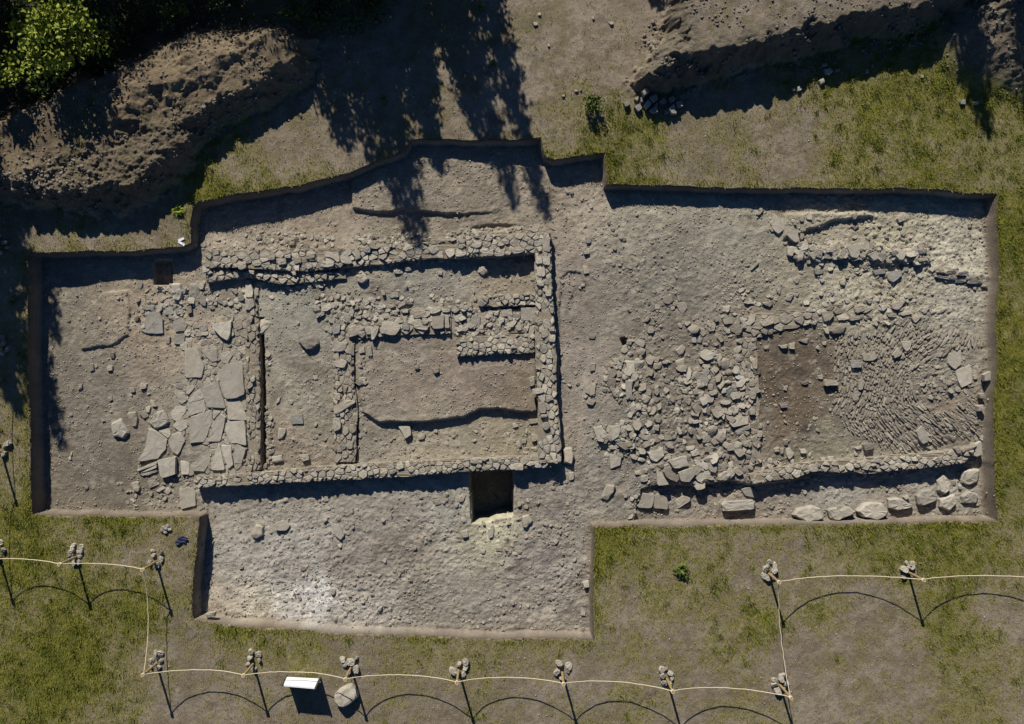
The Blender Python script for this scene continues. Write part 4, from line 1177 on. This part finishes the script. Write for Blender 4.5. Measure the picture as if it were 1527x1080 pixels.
# broken paving between the flagstones: close fitting thin pieces
PAV = [(284,470),(330,462),(364,480),(364,600),(360,704),(300,706),(272,700),(262,640),(270,560)]
pv = MB(); sd_ = []
for _ in range(3000):
    px, py = rng.uniform(255, 366), rng.uniform(460, 708)
    if inpoly(px, py, PAV) and not any((px - q[0]) ** 2 + (py - q[1]) ** 2 < (5.5 + 5 * q[2]) ** 2 for q in sd_) and not any(inpoly(px, py, t['px']) for t in traced): sd_.append((px, py, rng.random()))
for (px, py, _) in sd_:
    cell = [(px + 10 * math.cos(k * .785), py + 10 * math.sin(k * .785)) for k in range(8)]
    for (ox, oy, _) in sd_:
        if 0 < (ox - px) ** 2 + (oy - py) ** 2 < 900: cell = clip_half(cell, (px + ox) / 2, (py + oy) / 2, ox - px, oy - py)
        if len(cell) < 3: break
    if len(cell) < 3 or vn(px, py) < -.35: continue
    x, y, z = onground(px, py); stone_geo(pv, wpoly([(px + (a - px) * .9, py + (b - py) * .9) for a, b in cell], z), z + rng.uniform(.012, .03), .08, rng, tilt=(rng.gauss(0, .06), rng.gauss(0, .06)), rough=.004)
tag(pv.build('paving_rubble', M['stone'], origin=(0, 0, 0)), 'small broken paving pieces filling the gaps between the flagstones', 'paving', kind='stuff')

# pebbles: tiny irregular octahedra
def pebbles(name, n, keep, size, label, material, zoff=.3):
    r2 = np.random.default_rng(sum(map(ord, name)) + n)
    x = r2.uniform(-14.9, 14.9, n); y = r2.uniform(-10.5, 10.6, n); ok = keep(x, y); x, y = x[ok], y[ok]; n = len(x); z = HZv(x, y)
    r = size[0] + (size[1] - size[0]) * r2.uniform(0, 1, n) ** 3
    D = np.array([[1, 0, 0], [0, 1, 0], [-1, 0, 0], [0, -1, 0], [0, 0, 1], [0, 0, -1]], float)
    a = r2.uniform(0, 6.28, n); k = r2.uniform(.6, 1.2, (n, 6, 1))
    V = D[None] * k; ca, sa = np.cos(a)[:, None], np.sin(a)[:, None]
    X = V[..., 0] * ca - V[..., 1] * sa * .75; Y = V[..., 0] * sa + V[..., 1] * ca * .75
    V = np.stack([X * r[:, None] + x[:, None], Y * r[:, None] + y[:, None], V[..., 2] * r[:, None] * .6 + (z + r * zoff)[:, None]], -1)
    F = np.array([[0, 1, 4], [1, 2, 4], [2, 3, 4], [3, 0, 4], [1, 0, 5], [2, 1, 5], [3, 2, 5], [0, 3, 5]])
    F = (F[None] + (np.arange(n) * 6)[:, None, None]).reshape(-1, 3)
    return tag(np_mesh(name, V.reshape(-1, 3), F, material), label, 'gravel', kind='stuff')
pebbles('gravel', 90000, lambda x, y: (HZv(x, y, rim_sd) > .05) & (fbm(x, y, .5, 77, 3) > -.15), (.008, .042), 'fine stony gravel strewn over the trench floor', M['cap'])
pebbles('heap_gravel', 60000, lambda x, y: ((HZv(x, y, HL) > .05) | (HZv(x, y, ZR) > .05)) & (fbm(x, y, .7, 78, 3) > -.1), (.012, .065), 'stony debris lying over the spoil heaps', M['dark'])
pebbles('spill', 60000, lambda x, y: (np.abs(HZv(x, y, rim_sd) - .16) < .13) & (fbm(x, y, .45, 87, 3) > -.05), (.01, .05), 'crumbled earth and stones spilled along the foot of the trench sides', M['mortar'])
pebbles('heap_rubble', 90000, lambda x, y: (((np.abs(HZv(x, y, hr) - .05) < .5) & (fbm(x, y, .8, 79, 3) > .12)) | ((HZv(x, y, HL) > .02) & (HZv(x, y, southL) > .45) & (fbm(x, y, .8, 79, 3) > .1))) & (HZv(x, y, rim_sd) < -.15), (.02, .10), 'clods and broken stones tumbled along the foot of the spoil heaps', M['dark'])
pebbles('path_gravel', 7000, lambda x, y: (HZv(x, y, rim_sd) < -.1) & (HZv(x, y, green) < .22) & (HZv(x, y, HL) < .05) & (HZv(x, y, ZR) < .05), (.01, .04), 'small pale stones strewn over the bare earth and thin grass', M['pale'])
# ------------------------------------------------------------------ slate floor of stones set on edge
def u2w(px, py, z): return W(px, py, z)
FIELD = [(1262,500,80),(1265,580,75),(1290,612,64),(1250,605,60),(1300,558,70),(1327,513,65),(1345,490,58),(1357,531,47),(1393,513,40),(1425,495,62),(1460,505,80),(1440,470,40),(1330,585,72),(1350,590,95),(1325,625,-52),(1357,609,-33),(1385,617,-34),(1420,621,-40),(1440,600,-46),(1450,640,-42),
         (1277,640,-50),(1300,655,-52),(1340,655,-48),(1400,660,-30),(1290,520,80),(1310,490,62)]
FLOORP = [(1246,505),(1262,496),(1300,498),(1325,485),(1345,478),(1375,482),(1392,495),(1408,492),(1430,497),(1462,500),(1466,515),(1420,522),(1380,540),(1362,548),(1372,580),(1395,618),(1420,618),(1450,590),(1464,620),(1462,648),(1420,655),(1390,664),(1330,672),(1290,655),(1262,640),(1246,610),(1244,560)]
CORE_ = [(1352,552),(1430,530),(1452,560),(1448,590),(1425,600),(1418,618),(1390,614),(1372,600),(1362,580)]
sl = MB(); placed = []; r3 = random.Random(8)
def fang(px, py):
    c = s_ = 0
    for a, b, d in FIELD:
        w_ = 1 / ((a - px) ** 2 + (b - py) ** 2 + 30) ** 1.6; c += w_ * math.cos(2 * R(d)); s_ += w_ * math.sin(2 * R(d))
    return math.atan2(s_, c) / 2
cellg = {}
for tr in range(70000):
    px, py = r3.uniform(1240, 1470), r3.uniform(474, 676)
    if not inpoly(px, py, FLOORP) or inpoly(px, py, CORE_) or vn(px * 2.2, py * 2.2) < -.8: continue
    hl_, hw = r3.choice([2.6, 4, 5, 6, 7.5, 9.5]) * (1.25 if px > 1330 and (py > 600 or py < 540) else .8), r3.uniform(1.1, 2.0)
    a = fang(px, py) + r3.gauss(0, .11); ux, uy = math.cos(a), -math.sin(a)
    ok = True; kx, ky = int(px // 24), int(py // 24)
    for i in (-1, 0, 1):
        for j in (-1, 0, 1):
            for (qx, qy, qa, ql, qw) in cellg.get((kx + i, ky + j), ()):
                dx, dy = qx - px, qy - py; al = abs(dx * ux + dy * uy); ac = abs(-dx * uy + dy * ux)
                if al < (hl_ + ql) * .9 and ac < (hw + qw) * .93: ok = False; break
            if not ok: break
        if not ok: break
    if not ok: continue
    cellg.setdefault((kx, ky), []).append((px, py, a, hl_, hw)); placed.append(1)
    x, y, z = onground(px, py); L, w_ = hl_ * S, hw * S; wx, wy = math.cos(a), math.sin(a)
    j = lambda: r3.uniform(.82, 1.12)
    P = [(x + wx * L * j() - wy * w_ * j(), y + wy * L * j() + wx * w_ * j()), (x - wx * L * j() - wy * w_ * j(), y - wy * L * j() + wx * w_ * j()),
         (x - wx * L * j() + wy * w_ * j(), y - wy * L * j() - wx * w_ * j()), (x + wx * L * j() + wy * w_ * j(), y + wy * L * j() - wx * w_ * j())]
    stone_geo(sl, P, z + r3.uniform(.012, .052), .12, r3, tilt=(r3.gauss(0, .1), r3.gauss(0, .1)), rough=.006, bevel=.012, chop=.2)
print('slates', len(placed))
tag(sl.build('slate_paving', M['slate'], origin=(*W(1350, 580, -.45), -.45)), 'fan shaped floor of thin slates set on edge inside the hearth room', 'slate floor', kind='thing')
for k, (px, py, L_, an) in enumerate([(1395,408,15,-12),(1408,411,18,-14),(1404,405,12,-8),(1420,408,16,-20),(1424,414,15,-15),(1434,411,14,-26),(1440,417,15,-12),(1446,413,12,-22),(1452,421,13,-8),(1460,419,11,-24),(1432,419,12,-10),(1466,424,10,10)]):
    py += r3.uniform(-4, 4); a = R(an + r3.gauss(0, 10)); x, y, z = onground(px, py); z += .04 + .04 * (k % 3); L, w_ = L_ * S * r3.uniform(.55, .95), r3.uniform(1.6, 4.2) * S; c_, s_ = math.cos(a), math.sin(a); mb = MB()
    stone_geo(mb, [(x + q * c_ * L - t * s_ * w_, y + q * s_ * L + t * c_ * w_) for q, t in ((1, 1), (0, 1.3), (-1, .5), (-1.05, -1), (.9, -.9))], z, .16, r3, tilt=(r3.gauss(0, .06), .35), rough=.008, chop=.12)
    tag(mb.build('fallen_slate', M['pale' if k % 3 else 'cap'], origin=(x, y, z)), 'thin slate in the slanting stack of collapsed slates near the right trench edge', 'slate', 'collapsed slates near the right trench edge', kind='thing')

# ------------------------------------------------------------------ rope fence
def unproj(px, py, z): return (*W(px, py, z), z)
POSTS = [  # top of the post in the photograph, what tells it apart
 ((-30,362), 'rope post uppermost at the left edge in tree shade'), ((-25,520), 'rope post second from top at the left edge'), ((-29,679), 'rope post third from top at the left edge'), ((-33,836), 'left edge post starting the upper left rope row'),
 ((88,842), 'middle post of the upper left rope row'), ((212,849), 'corner post ending the upper left rope row'), ((211.5,1008), 'lower left corner post of the rope fence'),
 ((363,1007), 'bottom row post left of the white sign board'), ((514,1013), 'bottom row post beside the pale ridged boulder'), ((681,1018), 'bottom row post directly below the dark square pit'), ((841.5,1021), 'bottom row post below the lower trench right corner'),
 ((1004,1032), 'bottom row post next before the lower right corner'), ((1179,1041), 'lower right corner post where the rope turns up'), ((1162,868), 'corner post at the left end of right rope row'), ((1378,866), 'middle post of the right rope row'), ((1592,868), 'post of right rope row beyond the right edge')]
tops = []; r4 = random.Random(21); HP = 1.0
STN = 'stones packed round the posts'
for i, (tp, desc) in enumerate(POSTS):
    tx, ty, _ = unproj(*tp, HP); g = HZ(tx, ty)
    root = empty('fence_post', (tx, ty, g), label='wooden ' + desc, cat='post', group='wooden posts of the rope fence')
    mb = MB(); lx, ly = r4.uniform(-.02, .02), r4.uniform(-.02, .02)
    tube(mb, [(tx, ty, g - .15), (tx + lx * .5, ty + ly * .5, g + .5), (tx + lx, ty + ly, HP + .03), (tx + lx, ty + ly, HP + .035)], [.036, .034, .032, .022], 8)
    mb.build('shaft', M['wood'], root)
    kb = MB(); zk = HP - .05
    ring = [(tx + lx + .042 * math.cos(t * .628), ty + ly + .042 * math.sin(t * .628), zk + .004 * t) for t in range(21)]
    tube(kb, ring, .012, 5); kb.build('rope_lashing', M['rope'], root)
    tops.append((tx + lx, ty + ly, zk))
    if tx > 15.5: continue
    n = r4.choice([6, 7, 8]); ang0 = r4.uniform(0, 6.28)
    for k in range(n):
        if k < n - 2: a = ang0 + k * 6.283 / (n - 2) + r4.uniform(-.3, .3); d = r4.uniform(.13, .2)
        else: a = r4.uniform(.6, 2.6); d = r4.uniform(.24, .32)
        rr = r4.uniform(.075, .15); x, y = tx + d * math.cos(a), ty + d * math.sin(a) + .03; z = HZ(x, y); th = r4.uniform(.05, .13); mb = MB()
        stone_geo(mb, blob(x, y, rr, rr * r4.uniform(.6, .9), r4.uniform(0, 3.1), r4), z + th, th + .04, r4, rough=.012, tilt=(r4.gauss(0, .3), r4.gauss(0, .3)), chop=.2)
        tag(mb.build('packing_stone', M[r4.choice(['pale', 'cap', 'cap', 'stone'])], origin=(x, y, z)), 'stone at foot of ' + desc, 'stone', STN)
rp = MB(); pts = []
for i in range(len(tops) - 1):
    a, b = tops[i], tops[i + 1]; d = math.dist(a, b); sag = .43 * (d / 3.0) ** .9
    if i in (5, 12): sag = .34
    if i in (0, 1, 2): sag = .3
    n = 22
    for k in range(n):
        t = k / n; s_ = 4 * t * (1 - t); q = abs(2 * t - 1)
        pts.append((a[0] + (b[0] - a[0]) * t + r4.gauss(0, .004), a[1] + (b[1] - a[1]) * t + r4.gauss(0, .004), a[2] + (b[2] - a[2]) * t - sag * (s_ * .85 + .15 * (1 - q ** 4)) + r4.gauss(0, .003)))
pts.append(tops[-1]); tube(rp, pts, .0125, 6)
rope = rp.build('rope', M['rope'], shade=True); tag(rope, 'pale rope sagging from post to post around the lower side of the dig', 'rope')
for i in (4, 12):
    kb = MB(); x, y, z = tops[i]
    stone_geo(kb, blob(x, y, .06, .05, 0, r4, 7), z + .05, .09, r4, dome=.8, rough=.006); kb.build('rope_knot', M['rope'], rope)

# ------------------------------------------------------------------ sign board
A_, B_ = unproj(423, 1022.5, .70), unproj(469, 1026.5, .70); A2, B2 = unproj(427.5, 1010.5, .12), unproj(475, 1013, .12)
sgn = empty('sign_board', ((A_[0] + B_[0]) / 2, (A_[1] + B_[1]) / 2, HZ(A_[0], A_[1])), label='white notice board standing on two dark legs beside the rope, seen from above', cat='sign')
bm_ = MB(); d3 = Vector((B_[0] - A_[0], B_[1] - A_[1], 0)).normalized(); nrm = Vector((-d3.y, d3.x, 0)) * .022
V = [Vector(p) + nrm * s_ for s_ in (1, -1) for p in (A2, B2, B_, A_)]
bm_.add([tuple(v) for v in V], [[1, 0, 3, 2], [4, 5, 6, 7], [0, 1, 5, 4], [2, 3, 7, 6], [1, 2, 6, 5], [3, 0, 4, 7]]); bm_.build('panel', M['board'], sgn)
for p, q in ((A_, A2), (B_, B2)):
    lb = MB(); o_ = d3 * (-.03 if p is A_ else .03); g = HZ(p[0], p[1])
    tube(lb, [(q[0] + o_.x, q[1] + o_.y + .01, g - .1), (p[0] + o_.x, p[1] + o_.y + .01, .73)], .03, 8); lb.build('leg', M['darkwood'], sgn)
# big split boulder beside it
def single(name, px, th, dome, mk, label, cat, rough=.012, tilt=None, seed=1, chop=.15):
    r5 = random.Random(seed); cx = sum(p[0] for p in px) / len(px); cy = sum(p[1] for p in px) / len(px)
    x, y, z = onground(cx, cy, th); mb = MB()
    stone_geo(mb, wpoly(px, z + th), z + th, th + .08, r5, dome=dome, rough=rough, tilt=tilt, chop=chop)
    return tag(mb.build(name, M[mk], origin=(*W(cx, cy, z + th), z)), label, cat, kind='thing')
single('boulder', [(497,1040),(503,1033),(521,1023),(533,1037),(531,1045),(513,1057),(504,1055),(498,1049)], .26, .4, 'pale', 'big pale boulder with a ridged top right of the white sign board', 'boulder', .02, (-.1, -.15), 5)
for k, q in enumerate([(243,787),(249,785),(252,790),(246,794),(241,791),(247,789)]):
    single('small_stone', [(q[0] + 4 * math.cos(a), q[1] + 3 * math.sin(a)) for a in (0.3, 1.5, 2.8, 3.9, 5.2)], .07 + .02 * (k == 5), .3, 'grey' if k % 2 else 'stone', 'small grey stone in the little heap on the grass above the navy cloth', 'stone', .008, None, k)['group'] = 'little heap of stones on the grass'
# navy cloth
cm = MB(); r6 = random.Random(3); n_ = 9
gx_, gy_ = [], []
for j in range(n_):
    for i in range(n_):
        u, v = i / (n_ - 1), j / (n_ - 1); px = 264 + 15 * u + 2.0 * math.sin(v * 6); py = 799.5 + 12 * v * (1 - .25 * u) + 1.2 * math.sin(u * 8)
        x, y, z = onground(px, py); cm.v.append((x, y, z + .03 + .035 * abs(math.sin(v * 8 + u)) + r6.uniform(0, .012)))
for j in range(n_ - 1):
    for i in range(n_ - 1): cm.f.append([j * n_ + i, (j + 1) * n_ + i, (j + 1) * n_ + i + 1, j * n_ + i + 1])
co = cm.build('cloth', M['cloth'], origin=(*W(271, 805), 0)); m_ = co.modifiers.new('thick', 'SOLIDIFY'); m_.thickness = .01
tag(co, 'small crumpled navy blue cloth on the grass by the trench corner', 'cloth')
# white chevron marker
ch = MB()
for a, b in (((266.5,359.5),(274.5,355.5)), ((266.5,360.5),(275.5,366))):
    p, q = onground(*a), onground(*b); d = Vector((q[0] - p[0], q[1] - p[1], 0)); nn = Vector((-d.y, d.x, 0)).normalized() * .032
    z0 = max(p[2], q[2]) + .004; vs_ = [(p[0] + nn.x, p[1] + nn.y), (p[0] - nn.x, p[1] - nn.y), (q[0] - nn.x, q[1] - nn.y), (q[0] + nn.x, q[1] + nn.y)]
    ch.add([(x, y, z0 - .03) for x, y in vs_] + [(x, y, z0 + .025) for x, y in vs_], [[4, 5, 6, 7], [0, 1, 5, 4], [1, 2, 6, 5], [2, 3, 7, 6], [3, 0, 4, 7], [3, 2, 1, 0]])
tag(ch.build('chevron_marker', M['white'], origin=onground(271, 361)), 'small white chevron shaped marker lying on the earth by the trench corner', 'marker')

# ------------------------------------------------------------------ trees and plants
def leaves(pos, size, r, flat=.5, droop=0.0):
    """one rhombic leaf (quad) per position"""
    n = len(pos); a = r.uniform(0, 6.283, n); e = r.normal(-droop, flat, n)
    d = np.stack([np.cos(a) * np.cos(e), np.sin(a) * np.cos(e), np.sin(e)], -1); t = r.normal(0, 1, (n, 3)); s_ = np.cross(d, t); s_ /= np.linalg.norm(s_, axis=1, keepdims=True) + 1e-9
    L = r.uniform(size * .6, size * 1.3, n)[:, None]; w_ = L * .3
    V = np.stack([pos - d * L * .5, pos + s_ * w_, pos + d * L * .5, pos - s_ * w_], 1)
    return V.reshape(-1, 3)
def finish_tree(name, x, y, g, V, tk, fm, label, cat, group):
    root = empty(name, (x, y, g), label=label, cat=cat, group=group)
    V = V - np.array([x, y, g]); o = np_mesh('crown', V, np.arange(len(V)).reshape(-1, 4), M[fm]); o.parent = root
    tk.build('trunk', M['bark'], root); return root
def conifer(px, py, h, r, seed, label, n=80, lpb=170, size=.14, start=.12, group='conifers beyond the upper edge'):
    rr = np.random.default_rng(seed); rp_ = random.Random(seed); x, y = W(px, py); g = HZ(x, y) if abs(x) < 15 and y < 10.8 else 0.0; tk = MB()
    tube(tk, [(x, y, g - .2), (x + .03, y, g + h * .5), (x, y + .02, g + h)], [.05 + h * .013, .03 + h * .008, .012], 7); P = []
    for k in range(n):
        t = start + (1 - start) * (k + rp_.random()) / n; a = k * 2.4 + rp_.uniform(-.5, .5); L = r * (1 - t) ** .8 * rp_.uniform(.55, 1.2) + .1; z = g + h * t
        b = [(x + L * s_ * math.cos(a), y + L * s_ * math.sin(a), z + L * (.18 * s_ - .42 * s_ * s_)) for s_ in (0, .5, 1)]
        tube(tk, b, [.02, .012, .005], 4); m = max(8, int(lpb * L / r))
        s_ = rr.uniform(.15, 1.05, m) ** .8; sp = .06 + .18 * L * (1 - s_ * .6)
        q = np.stack([x + L * s_ * math.cos(a) + rr.normal(0, 1, m) * sp, y + L * s_ * math.sin(a) + rr.normal(0, 1, m) * sp, z + L * (.18 * s_ - .42 * s_ ** 2) - np.abs(rr.normal(0, .10, m))], -1); P.append(q)
    finish_tree('conifer_tree', x, y, g, leaves(np.concatenate(P), size, rr, .5, .5), tk, 'conifer', label, 'tree', group)
def broadleaf(px, py, h, r, seed, label, fm='leaf', clumps=40, per=70, size=.11, name='broadleaf_tree', cat='tree', group='trees and bushes beyond the upper left corner', z0=None, low=.35):
    rr = np.random.default_rng(seed); rp_ = random.Random(seed); x, y = W(px, py); g = HZ(x, y) if abs(x) < 15 and y < 10.8 else 0.0; tk = MB(); P = []
    tube(tk, [(x, y, g - .2), (x + .05, y - .03, g + h * .4), (x, y, g + h * .8)], [.04 + h * .015, .03 + h * .008, .015], 7)
    for k in range(clumps):
        a = rp_.uniform(0, 6.283); q = rp_.random() ** .5; zz = rp_.uniform(low, 1.0); prof = math.sqrt(max(.08, 1 - ((zz - .62) / .45) ** 2)); d = r * q * prof
        c = (x + d * math.cos(a), y + d * math.sin(a), g + h * zz)
        if k % 2 == 0: tube(tk, [(x, y, g + h * zz * .55), ((x + c[0]) / 2, (y + c[1]) / 2, g + h * zz * .8), c], [.02 + h * .003, .014, .006], 4)
        m = int(per * rp_.uniform(.5, 1.4)); sp = r * rp_.uniform(.10, .24); P.append(np.array(c) + rr.normal(0, 1, (m, 3)) * np.array([sp, sp, sp * .7]))
    finish_tree(name, x, y, g, leaves(np.concatenate(P), size, rr, .55, .15), tk, fm, label, cat, group)
# conifers whose shadows fall into the picture
CON = [((488,-106),6.1,1.6,'tall conifer above the upper edge whose narrow shadow reaches the north wall'),((425,-110),4.4,1.5,'conifer left of the tallest one above the upper edge'),((560,-90),4.2,1.3,'short conifer right of the tallest one above the upper edge'),((515,-75),3.9,1.4,'dense low conifer right below the tallest one'),
       ((563,-170),4.0,.9,'conifer whose ragged shadow falls left on the earth track'),((613,-150),4.7,.85,'conifer whose ragged shadow falls on the middle of the earth track'),((628,-185),6.0,.8,'slender conifer whose shadow tip touches the cut'),((668,-195),6.3,.8,'thin conifer at the right end of the tall group'),
       ((920,-215),3.0,.9,'small conifer left of the pair above the upper middle'),((975,-205),3.0,.9,'small conifer right of the pair above the upper middle'),
       ((1352,-225),5.6,1.1,'conifer above the right spoil ridge, left one'),((1420,-250),5.9,1.0,'conifer above the right spoil ridge, right one'),((1480,-170),4.6,1.2,'conifer beyond the upper right corner'),
       ((-72,150),6.2,1.3,'tall conifer beyond the left edge whose shadow streaks the left trench'),((-60,60),5.2,1.3,'conifer beyond the left edge above the taller one'),((-75,250),4.9,1.2,'lower conifer beyond the left edge')]
for k, ((px, py), h, r, lab) in enumerate(CON): conifer(px, py, h, r, 40 + k, lab, lpb=110 if r < .95 else 170)
BRO = [((-60,-60),3.6,1.5),((40,-90),3.4,1.5),((130,-120),3.5,1.5),((220,-130),3.2,1.4),((310,-140),3.1,1.3),((395,-130),3.3,1.2)]
for k, ((px, py), h, r) in enumerate(BRO): broadleaf(px, py, h, r, 80 + k, 'leafy tree in the shading row beyond the upper left corner, ' + ['first from the left', 'second from the left', 'third from the left', 'third from the right', 'second from the right', 'rightmost'][k], clumps=85, per=110)
broadleaf(122, 86, 2.1, 1.1, 101, 'sunlit bright green bush in the upper left corner of the picture', 'lime', 40, 85, .14, 'leafy_bush', 'bush', low=.6)
broadleaf(38, 128, 1.9, .55, 102, 'bright green bush cut by the left picture edge', 'lime', 18, 80, .12, 'leafy_bush', 'bush', low=.5)
for k, (px, py, h, r, lb) in enumerate([(20,40,1.5,1.0,'dark bush in deep shade at the far upper left'),(190,45,1.3,.9,'dark bush right of the sunlit green one'),(75,130,1.0,.7,'low dark bush below the sunlit green one'),(260,20,1.1,.8,'dark bush at the upper edge left of the spoil heap'),(340,0,1.2,.8,'dark bush at the upper edge above the spoil heap'),(165,92,.8,.6,'low dark bush at the edge of the spoil heap'),(485,15,1.3,.9,'dark olive bush in shade at the upper edge'),(540,12,1.2,.9,'dark bush at the upper edge beside the olive one')]):
    broadleaf(px, py, h, r, 110 + k, lb, 'leaf', 22, 70, .10, 'leafy_bush', 'bush', low=.15)
broadleaf(272, 30, .75, .38, 130, 'small sunlit green bush at the top of the left spoil heap', 'lime', 9, 35, .09, 'leafy_bush', 'bush', low=.4)
broadleaf(445, 22, .9, .35, 131, 'yellow green sapling at the upper edge', 'lime', 9, 35, .09, 'leafy_bush', 'bush', low=.4)
broadleaf(886, 157, .42, .30, 132, 'small green shrub alone on the bare earth above the cut', 'plant', 16, 40, .075, 'leafy_bush', 'bush', low=.15)
def weed(px, py, r, h, seed, label, fm='plant', n=26):
    rr = np.random.default_rng(seed); rp_ = random.Random(seed); x, y = W(px, py); g = HZ(x, y); V = []
    for k in range(n):
        a = rp_.uniform(0, 6.28); L = r * rp_.uniform(.5, 1.1); w_ = L * .13; hz = h * rp_.uniform(.5, 1.1); c_, s_ = math.cos(a), math.sin(a); p0 = np.array([x, y, g + .01])
        m = np.array([x + c_ * L * .5, y + s_ * L * .5, g + hz]); e = np.array([x + c_ * L, y + s_ * L, g + hz * .6]); sd_ = np.array([-s_ * w_, c_ * w_, 0])
        V += [p0 - sd_ * .3, m - sd_, m + sd_, p0 + sd_ * .3, m - sd_, e - sd_ * .1, e + sd_ * .1, m + sd_]
    V = np.array(V); o = np_mesh('weed', V - np.array([x, y, g]), np.arange(len(V)).reshape(-1, 4), M[fm]); o.location = (x, y, g); tag(o, label, 'plant', kind='thing')
weed(1015, 848, .26, .2, 1, 'leafy weed standing alone on the grass right of the trench corner', n=34); 
weed(1019, 858, .18, .14, 2, 'smaller weed just below the leafy one on the grass', n=18)
weed(266, 314, .22, .12, 3, 'yellow green weed on the cut edge below the left spoil heap', 'lime'); weed(735, 95, .18, .1, 4, 'small weed on the earth track right of the tree shadows', n=16)
weed(716, 12, .2, .12, 5, 'small weed at the upper edge of the earth track', n=16); weed(573, 148, .2, .15, 6, 'weed in the tree shadow on the track', n=16)
EXPOSURE = 0.2
# ------------------------------------------------------------------ light and camera
sun = bpy.data.objects.new('sun', bpy.data.lights.new('sun', 'SUN')); C.objects.link(sun)
ce = math.cos(SUN_EL); hh = math.hypot(SHX, SHY)
sun.rotation_euler = Vector((SHX / hh * ce, SHY / hh * ce, -math.sin(SUN_EL))).to_track_quat('-Z', 'Y').to_euler()
sun.data.energy = 5.0; sun.data.angle = R(.5); sun.data.color = (1.0, .945, .865); sun.location = (-6, 18, 14)
w = bpy.data.worlds.new('World'); bpy.context.scene.world = w; w.use_nodes = True
sk = w.node_tree.nodes.new('ShaderNodeTexSky'); sk.sky_type = 'NISHITA'; sk.sun_disc = False
sk.sun_elevation = SUN_EL; sk.sun_rotation = math.atan2(-SHX, -SHY); sk.air_density = .8; sk.dust_density = .2; sk.ozone_density = 10.0
bg = w.node_tree.nodes['Background']; bg.inputs['Strength'].default_value = .05
w.node_tree.links.new(sk.outputs[0], bg.inputs['Color'])
cam = bpy.data.objects.new('camera', bpy.data.cameras.new('camera')); C.objects.link(cam)
cam.location = (0, 0, CAM); cam.rotation_euler = (0, 0, 0)
cam.data.sensor_width = 36; cam.data.lens = 36 * CAM / (1527 * S); cam.data.clip_end = 500
sc = bpy.context.scene; sc.camera = cam
vs = sc.view_settings; vs.view_transform = 'Standard'; vs.look = 'None'; vs.gamma = 1; vs.exposure = EXPOSURE
sc.cycles.max_bounces = 4; sc.cycles.diffuse_bounces = 1
